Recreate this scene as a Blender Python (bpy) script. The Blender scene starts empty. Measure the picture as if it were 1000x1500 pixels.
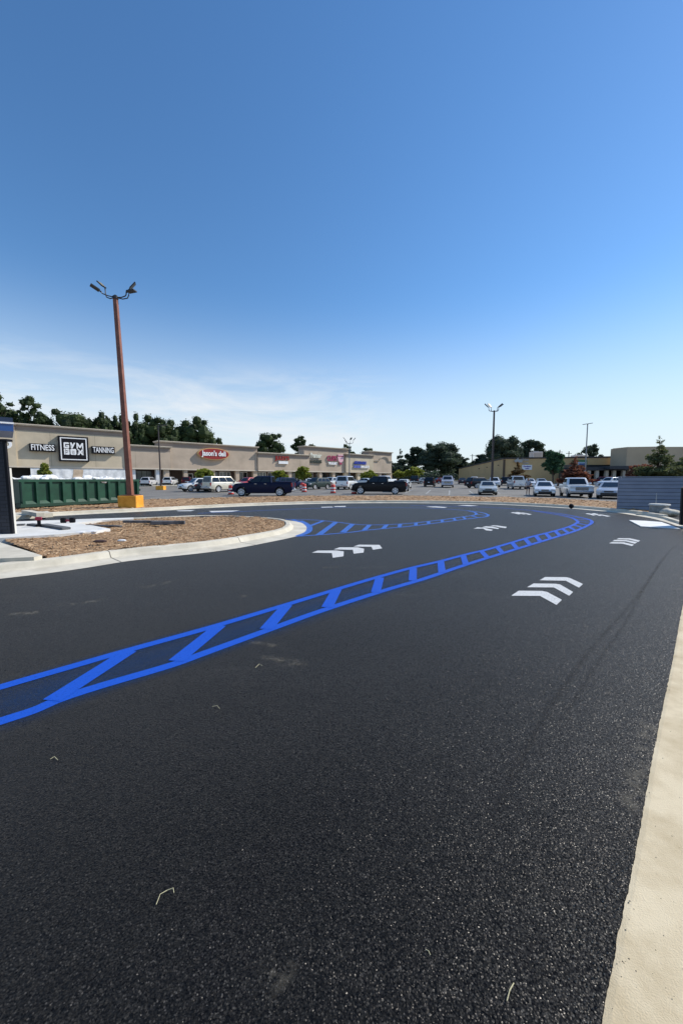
import bpy, bmesh, math, random
from math import radians, sin, cos, pi, hypot, sqrt, atan2
from mathutils import Vector, Matrix, noise
random.seed(7)
D = bpy.data
SC = bpy.context.scene
COL = SC.collection
# ------------------------------------------------------------------ camera geometry
FOC = 563.0; PITCH = radians(4.87); EYE = 1.65
def ray(px, py):
    a = (px - 500) / FOC; b = (750 - py) / FOC
    return (a, cos(PITCH) + b * sin(PITCH), -sin(PITCH) + b * cos(PITCH))
def P(px, py, z=0.0):
    d = ray(px, py); t = (z - EYE) / d[2]
    return Vector((d[0] * t, d[1] * t, z))
def gz(y):
    return 0.0 if y < 42 else (y - 42) * 0.011
def G(px, py):
    d = ray(px, py); y = 30.0
    for _ in range(60):
        t = (gz(y) + 0.02 - EYE) / d[2]
        y = 0.5 * y + 0.5 * min(d[1] * t, 400)
    return Vector((d[0] * t, d[1] * t, gz(d[1] * t) + 0.02))
def AT(px, py, Y):
    d = ray(px, py); t = Y / d[1]
    return Vector((d[0] * t, Y, EYE + d[2] * t))
cam_d = D.cameras.new('camera'); cam = D.objects.new('camera', cam_d); COL.objects.link(cam)
cam.location = (0, 0, EYE); cam.rotation_euler = (radians(90) - PITCH, 0, 0)
cam_d.sensor_fit = 'VERTICAL'; cam_d.sensor_height = 36; cam_d.lens = 36 * FOC / 1500
cam_d.clip_end = 3000; cam_d.clip_start = 0.05
SC.camera = cam
# ------------------------------------------------------------------ materials
def lin(c):
    return tuple((x / 12.92 if x <= .04045 else ((x + .055) / 1.055) ** 2.4) for x in c)
def hexc(s):
    return lin(tuple(int(s[i:i + 2], 16) / 255 for i in (0, 2, 4)))
_M = {}
def N(nt, t, **k):
    n = nt.nodes.new(t)
    for a, b in k.items():
        if a == 'inp':
            for i, v in b.items(): n.inputs[i].default_value = v
        else: setattr(n, a, b)
    return n
def mat(name, col, rough=.6, metal=0, var=0.0, vscale=2.0, bump=0.0, bscale=40.0, spec=.5, coat=0, emis=None, isl=0.0, trans=0.0, joints=0.0):
    if name in _M: return _M[name]
    m = D.materials.new(name); m.use_nodes = True; nt = m.node_tree; L = nt.links.new
    b = nt.nodes['Principled BSDF']
    b.inputs['Base Color'].default_value = (*col, 1); b.inputs['Roughness'].default_value = rough
    b.inputs['Metallic'].default_value = metal; b.inputs['Specular IOR Level'].default_value = spec
    b.inputs['Coat Weight'].default_value = coat
    if coat: b.inputs['Coat Roughness'].default_value = .05
    tc = N(nt, 'ShaderNodeTexCoord')
    src = None
    if var or isl:
        add = None
        if var:
            no = N(nt, 'ShaderNodeTexNoise', inp={'Scale': vscale, 'Detail': 6.0, 'Roughness': .6}); L(tc.outputs['Object'], no.inputs['Vector'])
            mr = N(nt, 'ShaderNodeMapRange', inp={1: .3, 2: .7, 3: 1 - var, 4: 1 + var}); L(no.outputs['Fac'], mr.inputs[0]); add = mr.outputs[0]
        if isl:
            ge = N(nt, 'ShaderNodeNewGeometry')
            mr2 = N(nt, 'ShaderNodeMapRange', inp={1: 0, 2: 1, 3: 1 - isl, 4: 1 + isl}); L(ge.outputs['Random Per Island'], mr2.inputs[0])
            if add:
                mu = N(nt, 'ShaderNodeMath', operation='MULTIPLY'); L(add, mu.inputs[0]); L(mr2.outputs[0], mu.inputs[1]); add = mu.outputs[0]
            else: add = mr2.outputs[0]
        if joints:
            sx = N(nt, 'ShaderNodeSeparateXYZ'); L(tc.outputs['Object'], sx.inputs[0])
            md = N(nt, 'ShaderNodeMath', operation='PINGPONG', inp={1: joints}); L(sx.outputs[0], md.inputs[0])
            lt = N(nt, 'ShaderNodeMath', operation='GREATER_THAN', inp={1: .05}); L(md.outputs[0], lt.inputs[0])
            mq = N(nt, 'ShaderNodeMapRange', inp={1: 0, 2: 1, 3: .78, 4: 1}); L(lt.outputs[0], mq.inputs[0])
            mu = N(nt, 'ShaderNodeMath', operation='MULTIPLY'); L(add, mu.inputs[0]); L(mq.outputs[0], mu.inputs[1]); add = mu.outputs[0]
        vm = N(nt, 'ShaderNodeVectorMath', operation='SCALE'); vm.inputs[0].default_value = col; L(add, vm.inputs['Scale'])
        L(vm.outputs[0], b.inputs['Base Color'])
    if bump:
        n2 = N(nt, 'ShaderNodeTexNoise', inp={'Scale': bscale, 'Detail': 5.0}); L(tc.outputs['Object'], n2.inputs['Vector'])
        bp = N(nt, 'ShaderNodeBump', inp={'Strength': bump, 'Distance': .02}); L(n2.outputs['Fac'], bp.inputs['Height']); L(bp.outputs[0], b.inputs['Normal'])
    if emis: b.inputs['Emission Color'].default_value = (*emis, 1); b.inputs['Emission Strength'].default_value = 1
    if trans: b.inputs['Transmission Weight'].default_value = trans
    _M[name] = m
    return m
def asphalt_mat():
    m = D.materials.new('new_asphalt'); m.use_nodes = True; nt = m.node_tree; L = nt.links.new; b = nt.nodes['Principled BSDF']
    tc = N(nt, 'ShaderNodeTexCoord'); co = tc.outputs['Object']
    v = N(nt, 'ShaderNodeTexVoronoi', inp={'Scale': 175.0, 'Randomness': 1.0}); L(co, v.inputs['Vector'])
    v2 = N(nt, 'ShaderNodeTexVoronoi', inp={'Scale': 115.0}); L(co, v2.inputs['Vector'])
    sp = N(nt, 'ShaderNodeSeparateColor'); L(v.outputs['Color'], sp.inputs[0])
    cr = N(nt, 'ShaderNodeValToRGB'); L(sp.outputs[0], cr.inputs[0])
    e = cr.color_ramp.elements; e[0].position = 0; e[0].color = (.0035, .0035, .0036, 1); e[1].position = 1; e[1].color = (.05, .048, .045, 1)
    x = e.new(.55); x.color = (.0055, .0055, .0056, 1); x = e.new(.93); x.color = (.022, .021, .0195, 1)
    # broad wear: pale dusty patches and darker binder-rich areas
    mp = N(nt, 'ShaderNodeMapping', inp={'Scale': (.6, 1.6, 1), 'Rotation': (0, 0, radians(-35))}); L(co, mp.inputs[0])
    n1 = N(nt, 'ShaderNodeTexNoise', inp={'Scale': .7, 'Detail': 9.0, 'Roughness': .6}); L(mp.outputs[0], n1.inputs['Vector'])
    r1 = N(nt, 'ShaderNodeMapRange', inp={1: .32, 2: .68, 3: .6, 4: 1.35}); L(n1.outputs['Fac'], r1.inputs[0])
    vm = N(nt, 'ShaderNodeVectorMath', operation='SCALE'); L(cr.outputs[0], vm.inputs[0]); gap_ = N(nt, 'ShaderNodeMapRange', inp={1: .35, 2: .7, 3: 1.1, 4: .2}); L(v.outputs['Distance'], gap_.inputs[0]); mg = N(nt, 'ShaderNodeMath', operation='MULTIPLY'); L(r1.outputs[0], mg.inputs[0]); L(gap_.outputs[0], mg.inputs[1]); L(mg.outputs[0], vm.inputs['Scale'])
    n3 = N(nt, 'ShaderNodeTexNoise', inp={'Scale': .9, 'Detail': 10.0, 'Roughness': .7}); 
    mp3 = N(nt, 'ShaderNodeMapping', inp={'Scale': (.35, 1.2, 1), 'Rotation': (0, 0, radians(-20)), 'Location': (3, 8, 0)}); L(co, mp3.inputs[0]); L(mp3.outputs[0], n3.inputs['Vector'])
    r3 = N(nt, 'ShaderNodeMapRange', inp={1: .60, 2: .78, 3: 0, 4: .35}); L(n3.outputs['Fac'], r3.inputs[0])
    mx = N(nt, 'ShaderNodeMix', data_type='RGBA'); L(r3.outputs[0], mx.inputs[0]); L(vm.outputs[0], mx.inputs[6]); mx.inputs[7].default_value = (.11, .10, .085, 1)
    L(mx.outputs[2], b.inputs['Base Color'])
    b.inputs['Roughness'].default_value = .62
    rr = N(nt, 'ShaderNodeMapRange', inp={1: 0, 2: 1, 3: .26, 4: .75}); L(sp.outputs[1], rr.inputs[0]); L(rr.outputs[0], b.inputs['Roughness'])
    b.inputs['Specular IOR Level'].default_value = .155; b.inputs['Specular Tint'].default_value = (1, .97, .95, 1); b.inputs['Sheen Weight'].default_value = .10; b.inputs['Sheen Roughness'].default_value = .45; b.inputs['Sheen Tint'].default_value = (1, .93, .84, 1)
    bp = N(nt, 'ShaderNodeBump', inp={'Strength': .8, 'Distance': .0028}); bp.invert = True; L(v2.outputs['Distance'], bp.inputs['Height'])
    bp2 = N(nt, 'ShaderNodeBump', inp={'Strength': .6, 'Distance': .003}); L(sp.outputs[2], bp2.inputs['Height']); L(bp.outputs[0], bp2.inputs['Normal'])
    sb = N(nt, 'ShaderNodeVectorMath', operation='SUBTRACT'); L(v.outputs['Color'], sb.inputs[0]); sb.inputs[1].default_value = (.5, .5, .5)
    sc_ = N(nt, 'ShaderNodeVectorMath', operation='SCALE', inp={'Scale': .52}); L(sb.outputs[0], sc_.inputs[0])
    ad = N(nt, 'ShaderNodeVectorMath', operation='ADD'); L(sc_.outputs[0], ad.inputs[0]); L(bp2.outputs[0], ad.inputs[1])
    nz = N(nt, 'ShaderNodeVectorMath', operation='NORMALIZE'); L(ad.outputs[0], nz.inputs[0]); L(nz.outputs[0], b.inputs['Normal'])
    return m
def overlay_mat(name, col, base, amt, scale, rough=.6, lo=.35, hi=.65, fade=False):
    """thin painted / soiled film: colour shows where the noise is above threshold, else the pavement below shows"""
    m = D.materials.new(name); m.use_nodes = True; nt = m.node_tree; L = nt.links.new; b = nt.nodes['Principled BSDF']
    out = nt.nodes['Material Output']
    b.inputs['Base Color'].default_value = (*col, 1); b.inputs['Roughness'].default_value = rough; b.inputs['Specular IOR Level'].default_value = .25
    tc = N(nt, 'ShaderNodeTexCoord')
    no = N(nt, 'ShaderNodeTexNoise', inp={'Scale': scale, 'Detail': 5.0, 'Roughness': .7}); L(tc.outputs['Object'], no.inputs['Vector'])
    mr = N(nt, 'ShaderNodeMapRange', inp={1: lo, 2: hi, 3: base, 4: amt}); L(no.outputs['Fac'], mr.inputs[0])
    fac = mr.outputs[0]
    if fade:
        at = N(nt, 'ShaderNodeAttribute', attribute_name='fade'); mu = N(nt, 'ShaderNodeMath', operation='MULTIPLY')
        L(at.outputs['Fac'], mu.inputs[0]); L(fac, mu.inputs[1]); fac = mu.outputs[0]
    tr = N(nt, 'ShaderNodeBsdfTransparent'); mx = N(nt, 'ShaderNodeMixShader')
    L(fac, mx.inputs[0]); L(tr.outputs[0], mx.inputs[1]); L(b.outputs[0], mx.inputs[2]); L(mx.outputs[0], out.inputs[0])
    n2 = N(nt, 'ShaderNodeTexVoronoi', inp={'Scale': 100.0}); L(tc.outputs['Object'], n2.inputs['Vector'])
    bp = N(nt, 'ShaderNodeBump', inp={'Strength': .4, 'Distance': .003}); bp.invert = True; L(n2.outputs['Distance'], bp.inputs['Height']); L(bp.outputs[0], b.inputs['Normal'])
    return m
def brick_mat(name, c1, c2, mortar, scale=1.0):
    m = D.materials.new(name); m.use_nodes = True; nt = m.node_tree; L = nt.links.new; b = nt.nodes['Principled BSDF']
    tc = N(nt, 'ShaderNodeTexCoord'); mp = N(nt, 'ShaderNodeMapping', inp={'Rotation': (radians(90), 0, 0)}); L(tc.outputs['Object'], mp.inputs[0])
    br = N(nt, 'ShaderNodeTexBrick', inp={'Scale': scale, 'Mortar Size': .008, 'Brick Width': .3, 'Row Height': .1, 'Color1': (*c1, 1), 'Color2': (*c2, 1), 'Mortar': (*mortar, 1)})
    L(mp.outputs[0], br.inputs['Vector']); L(br.outputs['Color'], b.inputs['Base Color']); b.inputs['Roughness'].default_value = .75
    bp = N(nt, 'ShaderNodeBump', inp={'Strength': .5, 'Distance': .01}); bp.invert = True; L(br.outputs['Fac'], bp.inputs['Height']); L(bp.outputs[0], b.inputs['Normal'])
    return m
def two_tone(name, c1, c2, scale, rough=.9, lo=.4, hi=.6, bump=.5, bscale=60, isl=0.0, stretch=(1, 1, 1)):
    m = D.materials.new(name); m.use_nodes = True; nt = m.node_tree; L = nt.links.new; b = nt.nodes['Principled BSDF']
    tc = N(nt, 'ShaderNodeTexCoord'); mp = N(nt, 'ShaderNodeMapping', inp={'Scale': stretch}); L(tc.outputs['Object'], mp.inputs[0])
    no = N(nt, 'ShaderNodeTexNoise', inp={'Scale': scale, 'Detail': 8.0, 'Roughness': .65}); L(mp.outputs[0], no.inputs['Vector'])
    mr = N(nt, 'ShaderNodeMapRange', inp={1: lo, 2: hi}); L(no.outputs['Fac'], mr.inputs[0]); fac = mr.outputs[0]
    if isl:
        ge = N(nt, 'ShaderNodeNewGeometry'); ad = N(nt, 'ShaderNodeMath', operation='MULTIPLY_ADD', inp={1: isl}); L(ge.outputs['Random Per Island'], ad.inputs[0])
        s2 = N(nt, 'ShaderNodeMath', operation='MULTIPLY', inp={1: 1 - isl}); L(fac, s2.inputs[0]); L(s2.outputs[0], ad.inputs[2]); fac = ad.outputs[0]
    mx = N(nt, 'ShaderNodeMix', data_type='RGBA'); L(fac, mx.inputs[0]); mx.inputs[6].default_value = (*c1, 1); mx.inputs[7].default_value = (*c2, 1)
    L(mx.outputs[2], b.inputs['Base Color']); b.inputs['Roughness'].default_value = rough
    if bump:
        n2 = N(nt, 'ShaderNodeTexNoise', inp={'Scale': bscale, 'Detail': 4.0}); L(tc.outputs['Object'], n2.inputs['Vector'])
        bp = N(nt, 'ShaderNodeBump', inp={'Strength': bump, 'Distance': .02}); L(n2.outputs['Fac'], bp.inputs['Height']); L(bp.outputs[0], b.inputs['Normal'])
    return m
# ------------------------------------------------------------------ mesh builder
class MB:
    def __init__(s): s.v = []; s.f = []
    def add(s, vs, fs):
        o = len(s.v); s.v += [tuple(v) for v in vs]; s.f += [tuple(i + o for i in f) for f in fs]; return s
    def box(s, x0, x1, y0, y1, z0, z1, ch=0.0):
        if ch <= 0:
            return s.add([(x0, y0, z0), (x1, y0, z0), (x1, y1, z0), (x0, y1, z0), (x0, y0, z1), (x1, y0, z1), (x1, y1, z1), (x0, y1, z1)],
                  [(0, 3, 2, 1), (4, 5, 6, 7), (0, 1, 5, 4), (1, 2, 6, 5), (2, 3, 7, 6), (3, 0, 4, 7)])
        def rg(i, z): 
            return [(x0 + i, y0 + ch, z), (x0 + ch, y0 + i, z), (x1 - ch, y0 + i, z), (x1 - i, y0 + ch, z), (x1 - i, y1 - ch, z), (x1 - ch, y1 - i, z), (x0 + ch, y1 - i, z), (x0 + i, y1 - ch, z)]
        return s.loft([[(x0 + ch, y0 + ch, z0)] * 0 + rg(ch * .7, z0), rg(0, z0 + ch), rg(0, z1 - ch), rg(ch * .7, z1)])
    def loft(s, rings, cap=True, closed=True):
        n = len(rings[0]); o = len(s.v)
        for r in rings: s.v += [tuple(p) for p in r]
        for i in range(len(rings) - 1):
            for j in range(n if closed else n - 1):
                a = o + i * n + j; b = o + i * n + (j + 1) % n
                s.f.append((a, b, b + n, a + n))
        if cap:
            s.f.append(tuple(o + j for j in reversed(range(n)))); s.f.append(tuple(o + (len(rings) - 1) * n + j for j in range(n)))
        return s
    def tube(s, pts, rad, n=8, cap=True):
        pts = [Vector(p) for p in pts]; rings = []
        if not hasattr(rad, '__len__'): rad = [rad] * len(pts)
        for i, p in enumerate(pts):
            t = (pts[min(i + 1, len(pts) - 1)] - pts[max(i - 1, 0)]).normalized()
            a = t.cross(Vector((0, 0, 1)));
            if a.length < .05: a = t.cross(Vector((0, 1, 0)))
            a.normalize(); b = t.cross(a)
            rings.append([p + (a * cos(2 * pi * k / n) + b * sin(2 * pi * k / n)) * rad[i] for k in range(n)])
        return s.loft(rings, cap)
    def lathe(s, prof, c=(0, 0, 0), n=20, axis='z'):
        rings = []
        for r, z in prof:
            rg = []
            for k in range(n):
                a = 2 * pi * k / n
                if axis == 'z': rg.append((c[0] + r * cos(a), c[1] + r * sin(a), c[2] + z))
                else: rg.append((c[0] + r * cos(a), c[1] + z, c[2] + r * sin(a)))
            rings.append(rg)
        return s.loft(rings)
    def prism(s, poly, z0, z1):
        n = len(poly)
        return s.loft([[(p[0], p[1], z0) for p in poly], [(p[0], p[1], z1) for p in poly]])
    def plate(s, poly, y0, y1):   # polygon in xz extruded along y
        return s.loft([[(p[0], y1, p[1]) for p in poly], [(p[0], y0, p[1]) for p in poly]])
    def flat(s, poly, z): return s.add([(p[0], p[1], z) for p in poly], [tuple(range(len(poly)))])
    def build(s, name, m, parent=None, smooth=False, recalc=True):
        me = D.meshes.new(name); me.from_pydata(s.v, [], s.f); me.validate()
        if recalc:
            bm = bmesh.new(); bm.from_mesh(me); bmesh.ops.recalc_face_normals(bm, faces=bm.faces); bm.to_mesh(me); bm.free()
        me.materials.append(m)
        if smooth:
            me.polygons.foreach_set('use_smooth', [True] * len(me.polygons)); me.set_sharp_from_angle(angle=radians(38))
        o = D.objects.new(name, me); COL.objects.link(o)
        if parent: o.parent = parent
        return o
def tag(o, label=None, cat=None, group=None, kind=None):
    if label: o['label'] = label
    if cat: o['category'] = cat
    if group: o['group'] = group
    if kind: o['kind'] = kind
    return o
def thing(name, label, cat, loc=(0, 0, 0), rz=0, group=None):
    o = D.objects.new(name, None); COL.objects.link(o); o.location = loc; o.rotation_euler = (0, 0, rz); o.empty_display_size = .3
    return tag(o, label, cat, group)
def copy_tree(o, parent=None):
    c = o.copy(); COL.objects.link(c); c.parent = parent
    for ch in list(o.children): copy_tree(ch, c)
    return c
def struct(o): o['kind'] = 'structure'; return o
# ------------------------------------------------------------------ sun, sky
AZ, EL = radians(70), radians(40)
sv = Vector((sin(AZ) * cos(EL), cos(AZ) * cos(EL), sin(EL)))
sl = D.lights.new('sun', 'SUN'); so = D.objects.new('sun', sl); COL.objects.link(so)
sl.energy = 5.0; sl.angle = radians(.53); sl.color = (1, .94, .84); so.rotation_euler = sv.to_track_quat('Z', 'Y').to_euler(); so.location = (0, 0, 50)
w = D.worlds.new('World'); SC.world = w; w.use_nodes = True; nt = w.node_tree; L = nt.links.new
bg = nt.nodes['Background']; sky = N(nt, 'ShaderNodeTexSky'); sky.sky_type = 'NISHITA'; sky.sun_disc = False
sky.sun_elevation = EL; sky.sun_rotation = AZ; sky.altitude = 0; sky.air_density = 1.15; sky.dust_density = .1; sky.ozone_density = 5.0
bg.inputs[1].default_value = .13
tc = N(nt, 'ShaderNodeTexCoord')
# wisps of cirrus low in the left of the sky (a real cloud layer, fixed in world directions)
mp = N(nt, 'ShaderNodeMapping', inp={'Scale': (2.2, 2.2, 9.0), 'Rotation': (0, radians(14), 0)}); L(tc.outputs['Generated'], mp.inputs[0])
no = N(nt, 'ShaderNodeTexNoise', inp={'Scale': 1.6, 'Detail': 10.0, 'Roughness': .62, 'Distortion': .5}); L(mp.outputs[0], no.inputs['Vector'])
mr = N(nt, 'ShaderNodeMapRange', inp={1: .42, 2: .70, 3: 0, 4: .85}); L(no.outputs['Fac'], mr.inputs[0])
sx = N(nt, 'ShaderNodeSeparateXYZ'); L(tc.outputs['Generated'], sx.inputs[0])
def band(src, a, b, c, d):
    u = N(nt, 'ShaderNodeMapRange', interpolation_type='SMOOTHSTEP', inp={1: a, 2: b}); L(src, u.inputs[0])
    v = N(nt, 'ShaderNodeMapRange', interpolation_type='SMOOTHSTEP', inp={1: c, 2: d, 3: 1, 4: 0}); L(src, v.inputs[0])
    m_ = N(nt, 'ShaderNodeMath', operation='MULTIPLY'); L(u.outputs[0], m_.inputs[0]); L(v.outputs[0], m_.inputs[1]); return m_.outputs[0]
m1 = N(nt, 'ShaderNodeMath', operation='MULTIPLY'); L(band(sx.outputs[2], .02, .10, .17, .30), m1.inputs[0]); L(band(sx.outputs[0], -.85, -.6, .0, .2), m1.inputs[1])
m2 = N(nt, 'ShaderNodeMath', operation='MULTIPLY'); L(m1.outputs[0], m2.inputs[0]); L(mr.outputs[0], m2.inputs[1])
mx = N(nt, 'ShaderNodeMix', data_type='RGBA'); L(m2.outputs[0], mx.inputs[0]); L(sky.outputs[0], mx.inputs[6]); mx.inputs[7].default_value = (5.6, 6.0, 6.7, 1)
hs = N(nt, 'ShaderNodeHueSaturation', inp={'Saturation': 1.14, 'Value': 1.22}); L(sky.outputs[0], hs.inputs['Color'])
hz = N(nt, 'ShaderNodeMapRange', interpolation_type='SMOOTHERSTEP', inp={1: -.05, 2: .45, 3: .92, 4: 0}); L(sx.outputs[2], hz.inputs[0])
mh = N(nt, 'ShaderNodeMix', data_type='RGBA'); L(hz.outputs[0], mh.inputs[0]); L(hs.outputs[0], mh.inputs[6]); mh.inputs[7].default_value = (5.9, 6.6, 7.1, 1)
L(mh.outputs[2], mx.inputs[6]); mx.inputs[7].default_value = (6.6, 6.9, 7.2, 1)
L(mx.outputs[2], bg.inputs[0])
SC.view_settings.view_transform = 'Standard'; SC.view_settings.look = 'None'; SC.view_settings.exposure = 0; SC.view_settings.gamma = 1
# ------------------------------------------------------------------ ground, road, parking lot
ASPH = asphalt_mat()
OLD = two_tone('worn_lot_asphalt', (.14, .13, .115), (.21, .195, .17), .35, rough=.85, lo=.35, hi=.65, bump=.3, bscale=60, stretch=(1, .5, 1))
DIRT = two_tone('far_ground', (.10, .11, .06), (.16, .14, .10), .05, bump=0)
CONC = two_tone('curb_concrete', (.50, .455, .36), (.66, .61, .50), 1.6, rough=.85, lo=.35, hi=.65, bump=.25, bscale=90)
g = MB(); ys = [-60, 26, 42, 160, 900]
g.v = [(x, y, gz(min(y, 160)) - .06) for y in ys for x in (-900, 900)]; g.f = [(2 * i, 2 * i + 1, 2 * i + 3, 2 * i + 2) for i in range(4)]
struct(g.build('ground', DIRT))
road = MB().flat([(-60, -8), (40, -8), (40, 30), (-60, 30)], 0.0); struct(road.build('road', ASPH))
MOUT = [(-60, 752), (60, 741), (130, 736.5), (200, 733.5), (330, 729.8), (450, 727.3), (600, 727), (750, 729.5), (830, 732), (880, 735), (915, 737)]
mo = [P(a, b, .06) for a, b in MOUT]
lot = MB(); near = [(-110, 22.0)] + [(p.x, p.y - .35) for p in mo] + [(22, 21), (120, 8)]
for k in range(len(near) - 1):
    a, b = near[k], near[k + 1]
    s1, s2 = (1, 1)
    lot.add([(a[0], a[1], .02), (b[0], b[1], .02), (b[0], 42, .02), (a[0], 42, .02)], [(0, 1, 2, 3)])
    
lot.add([(-110, 42, .02), (120, 42, .02), (140, 130, gz(130) + .02), (-110, 130, gz(130) + .02)], [(0, 1, 2, 3)])
struct(lot.build('parking_lot', OLD))
JT = mat('joint_dark', (.16, .14, .11), .95)  # even dark tone of the curb joints
# ---- sweeps
def smooth_path(pts, n=6):
    pts = [Vector((p[0], p[1])) for p in pts]; out = []
    for i in range(len(pts) - 1):
        p0 = pts[max(i - 1, 0)]; p1 = pts[i]; p2 = pts[i + 1]; p3 = pts[min(i + 2, len(pts) - 1)]
        for k in range(n):
            t = k / n
            out.append(.5 * ((2 * p1) + (p2 - p0) * t + (2 * p0 - 5 * p1 + 4 * p2 - p3) * t * t + (3 * p1 - p0 - 3 * p2 + p3) * t ** 3))
    out.append(pts[-1]); return out
def normals(path):
    r = []
    for i in range(len(path)):
        d = (path[min(i + 1, len(path) - 1)] - path[max(i - 1, 0)]).normalized(); r.append(Vector((d.y, -d.x)))
    return r
def sweep(path, prof, mb=None, jit=0):
    mb = mb or MB(); ns = normals(path); rings = []
    for p, q in zip(path, ns):
        rings.append([(p.x + q.x * (o + ((noise.noise((p.x * 14, p.y * 14, i)) + noise.noise((p.x * 41, p.y * 41, i))) * jit if i == 0 else 0)), p.y + q.y * (o + ((noise.noise((p.x * 14, p.y * 14, i)) + noise.noise((p.x * 41, p.y * 41, i))) * jit if i == 0 else 0)), z) for i, (o, z) in enumerate(prof)])
    return mb.loft(rings, cap=False, closed=False)
def ribbon(path, wid, z, mb=None):
    return sweep(path, [(-wid / 2, z), (wid / 2, z)], mb)
def pip(x, y, poly):
    c = False; n = len(poly); j = n - 1
    for i in range(n):
        if (poly[i][1] > y) != (poly[j][1] > y) and x < (poly[j][0] - poly[i][0]) * (y - poly[i][1]) / (poly[j][1] - poly[i][1]) + poly[i][0]: c = not c
        j = i
    return c
# outer kerb: near strip by the camera, driveway gap, then round the far side
strip_pts = [(-1.6, -1.45), (-.8, -.65), (-.1, .1)] + [tuple(P(a, b)[:2]) for a, b in [(880, 1500), (905, 1370), (932, 1240), (961, 1080), (985, 965), (1000, 885)]] + [(6.6, 7.1), (9.2, 10.0), tuple(P(1000, 774)[:2])]
sp = smooth_path(strip_pts, 48)
struct(sweep(sp, [(0, .004), (.02, .008), (.5, .02), (.55, .16), (.62, .17), (.85, .17), (.86, .05), (2.6, .06)], jit=.0035).build('curb', two_tone('near_curb_concrete', (.46, .36, .21), (.69, .58, .39), 3.0, rough=.9, lo=.28, hi=.6, bump=.3, bscale=190)))
GRIT = two_tone('loose_grit', (.03, .03, .03), (.30, .27, .22), 3, isl=.9, bump=0)
gm = MB(); sn = normals(sp)
for _ in range(1500):
    i = random.randrange(40, len(sp) - 52); o_ = -abs(random.gauss(0, .07)) if random.random() < .8 else random.uniform(0, .3); p = sp[i] + (sp[i + 1] - sp[i]) * random.random() + sn[i] * o_; r = random.uniform(.0015, .004); zz0 = .003 + max(0, o_) * .02 + (.004 if o_ > 0 else 0)
    a = random.uniform(0, 6); gm.add([(p.x + r * cos(a + k * 2.1), p.y + r * sin(a + k * 2.1), zz0) for k in range(3)] + [(p.x, p.y, zz0 + r)], [(0, 1, 3), (1, 2, 3), (2, 0, 3)])
tag(gm.build('loose_grit', GRIT, recalc=False), 'loose grit scattered along the near concrete edge', 'grit', None, 'stuff')
njm = MB()
for i in (392,):
    p, q = sp[i], sn[i]; d = Vector((-q.y, q.x)); njm.loft([[(p.x + q.x * o + d.x * (e_ + .006 * sin(o * 30)), p.y + q.y * o + d.y * (e_ + .006 * sin(o * 30)), z) for e_ in (-.003, .003)] for o, z in ((.0, .0105), (.1, .0145), (.25, .0185), (.5, .0235))], cap=False, closed=False)
struct(njm.build('curb_joints', JT))
gap = smooth_path([P(1000, 774), P(975, 765), P(952, 759)], 6)
struct(sweep(gap, [(0, .004), (.22, .008), (.45, .012)]).build('gutter', CONC))
far_px = [(952, 759), (925, 754.5), (905, 751.5), (860, 747), (830, 744.6), (765, 740.8), (700, 738.4), (600, 737), (500, 737.5), (400, 740), (300, 744.5), (250, 747.5), (180, 751), (120, 754), (20, 760), (-100, 769)]
fp = smooth_path([P(a, b) for a, b in far_px], 8)
KPROF = [(0, .004), (.42, .012), (.46, .03), (.49, .13), (.53, .15), (.64, .15), (.66, .05)]
struct(sweep(fp, KPROF).build('curb', CONC))
def closecap(path, i, prof):
    p = path[i]; q = normals(path)[i]; pr = [(a, b) for a, b in prof if a >= .42]
    return MB().add([(p.x + q.x * o, p.y + q.y * o, z) for o, z in pr] + [(p.x + q.x * .42, p.y + q.y * .42, 0)], [tuple(range(len(pr) + 1))])
struct(closecap(fp, 0, KPROF).build('curb_end', CONC))
back_px = [(932, 752.5), (955, 754), (976, 758), (990, 762), (1010, 768)]
struct(sweep(smooth_path([P(a, b, .05) for a, b in back_px], 5), [(0, .0), (.02, .09), (.18, .09), (.2, .0)]).build('curb', CONC))
# island kerb
isl_px = [(-150, 840), (0, 826), (92, 816.5), (184, 804.5), (301, 793.5), (368, 783.5), (410, 775.5), (423, 768.5), (419, 762.5), (400, 759), (350, 756), (294, 755), (240, 757), (200, 758.5), (150, 760)]
ip = smooth_path([P(a, b, .14) for a, b in isl_px], 8)
IPROF = [(-.13, .05), (-.12, .13), (-.10, .145), (.02, .145), (.06, .13), (.11, .05), (.14, .022), (.40, .012), (.68, .004)]
icurb = sweep(ip, IPROF); struct(icurb.build('curb', CONC, smooth=False))
# joints across the curbs (saw-cuts, thin dark grooves)
jm = MB(); nn = normals(ip); acc = 0; last = 0
for i in range(1, len(ip)):
    acc += (ip[i] - ip[i - 1]).length
    if acc - last > 2.9:
        last = acc; p, q = ip[i], nn[i]; d = Vector((-q.y, q.x)); rr = []
        for o, z in IPROF[1:]:
            rr.append([(p.x + q.x * o + d.x * s_ * .008, p.y + q.y * o + d.y * s_ * .008, z + .004) for s_ in (-1, 1)])
        jm.loft(rr, cap=False, closed=False)
struct(jm.build('curb_joints', JT))
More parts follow.
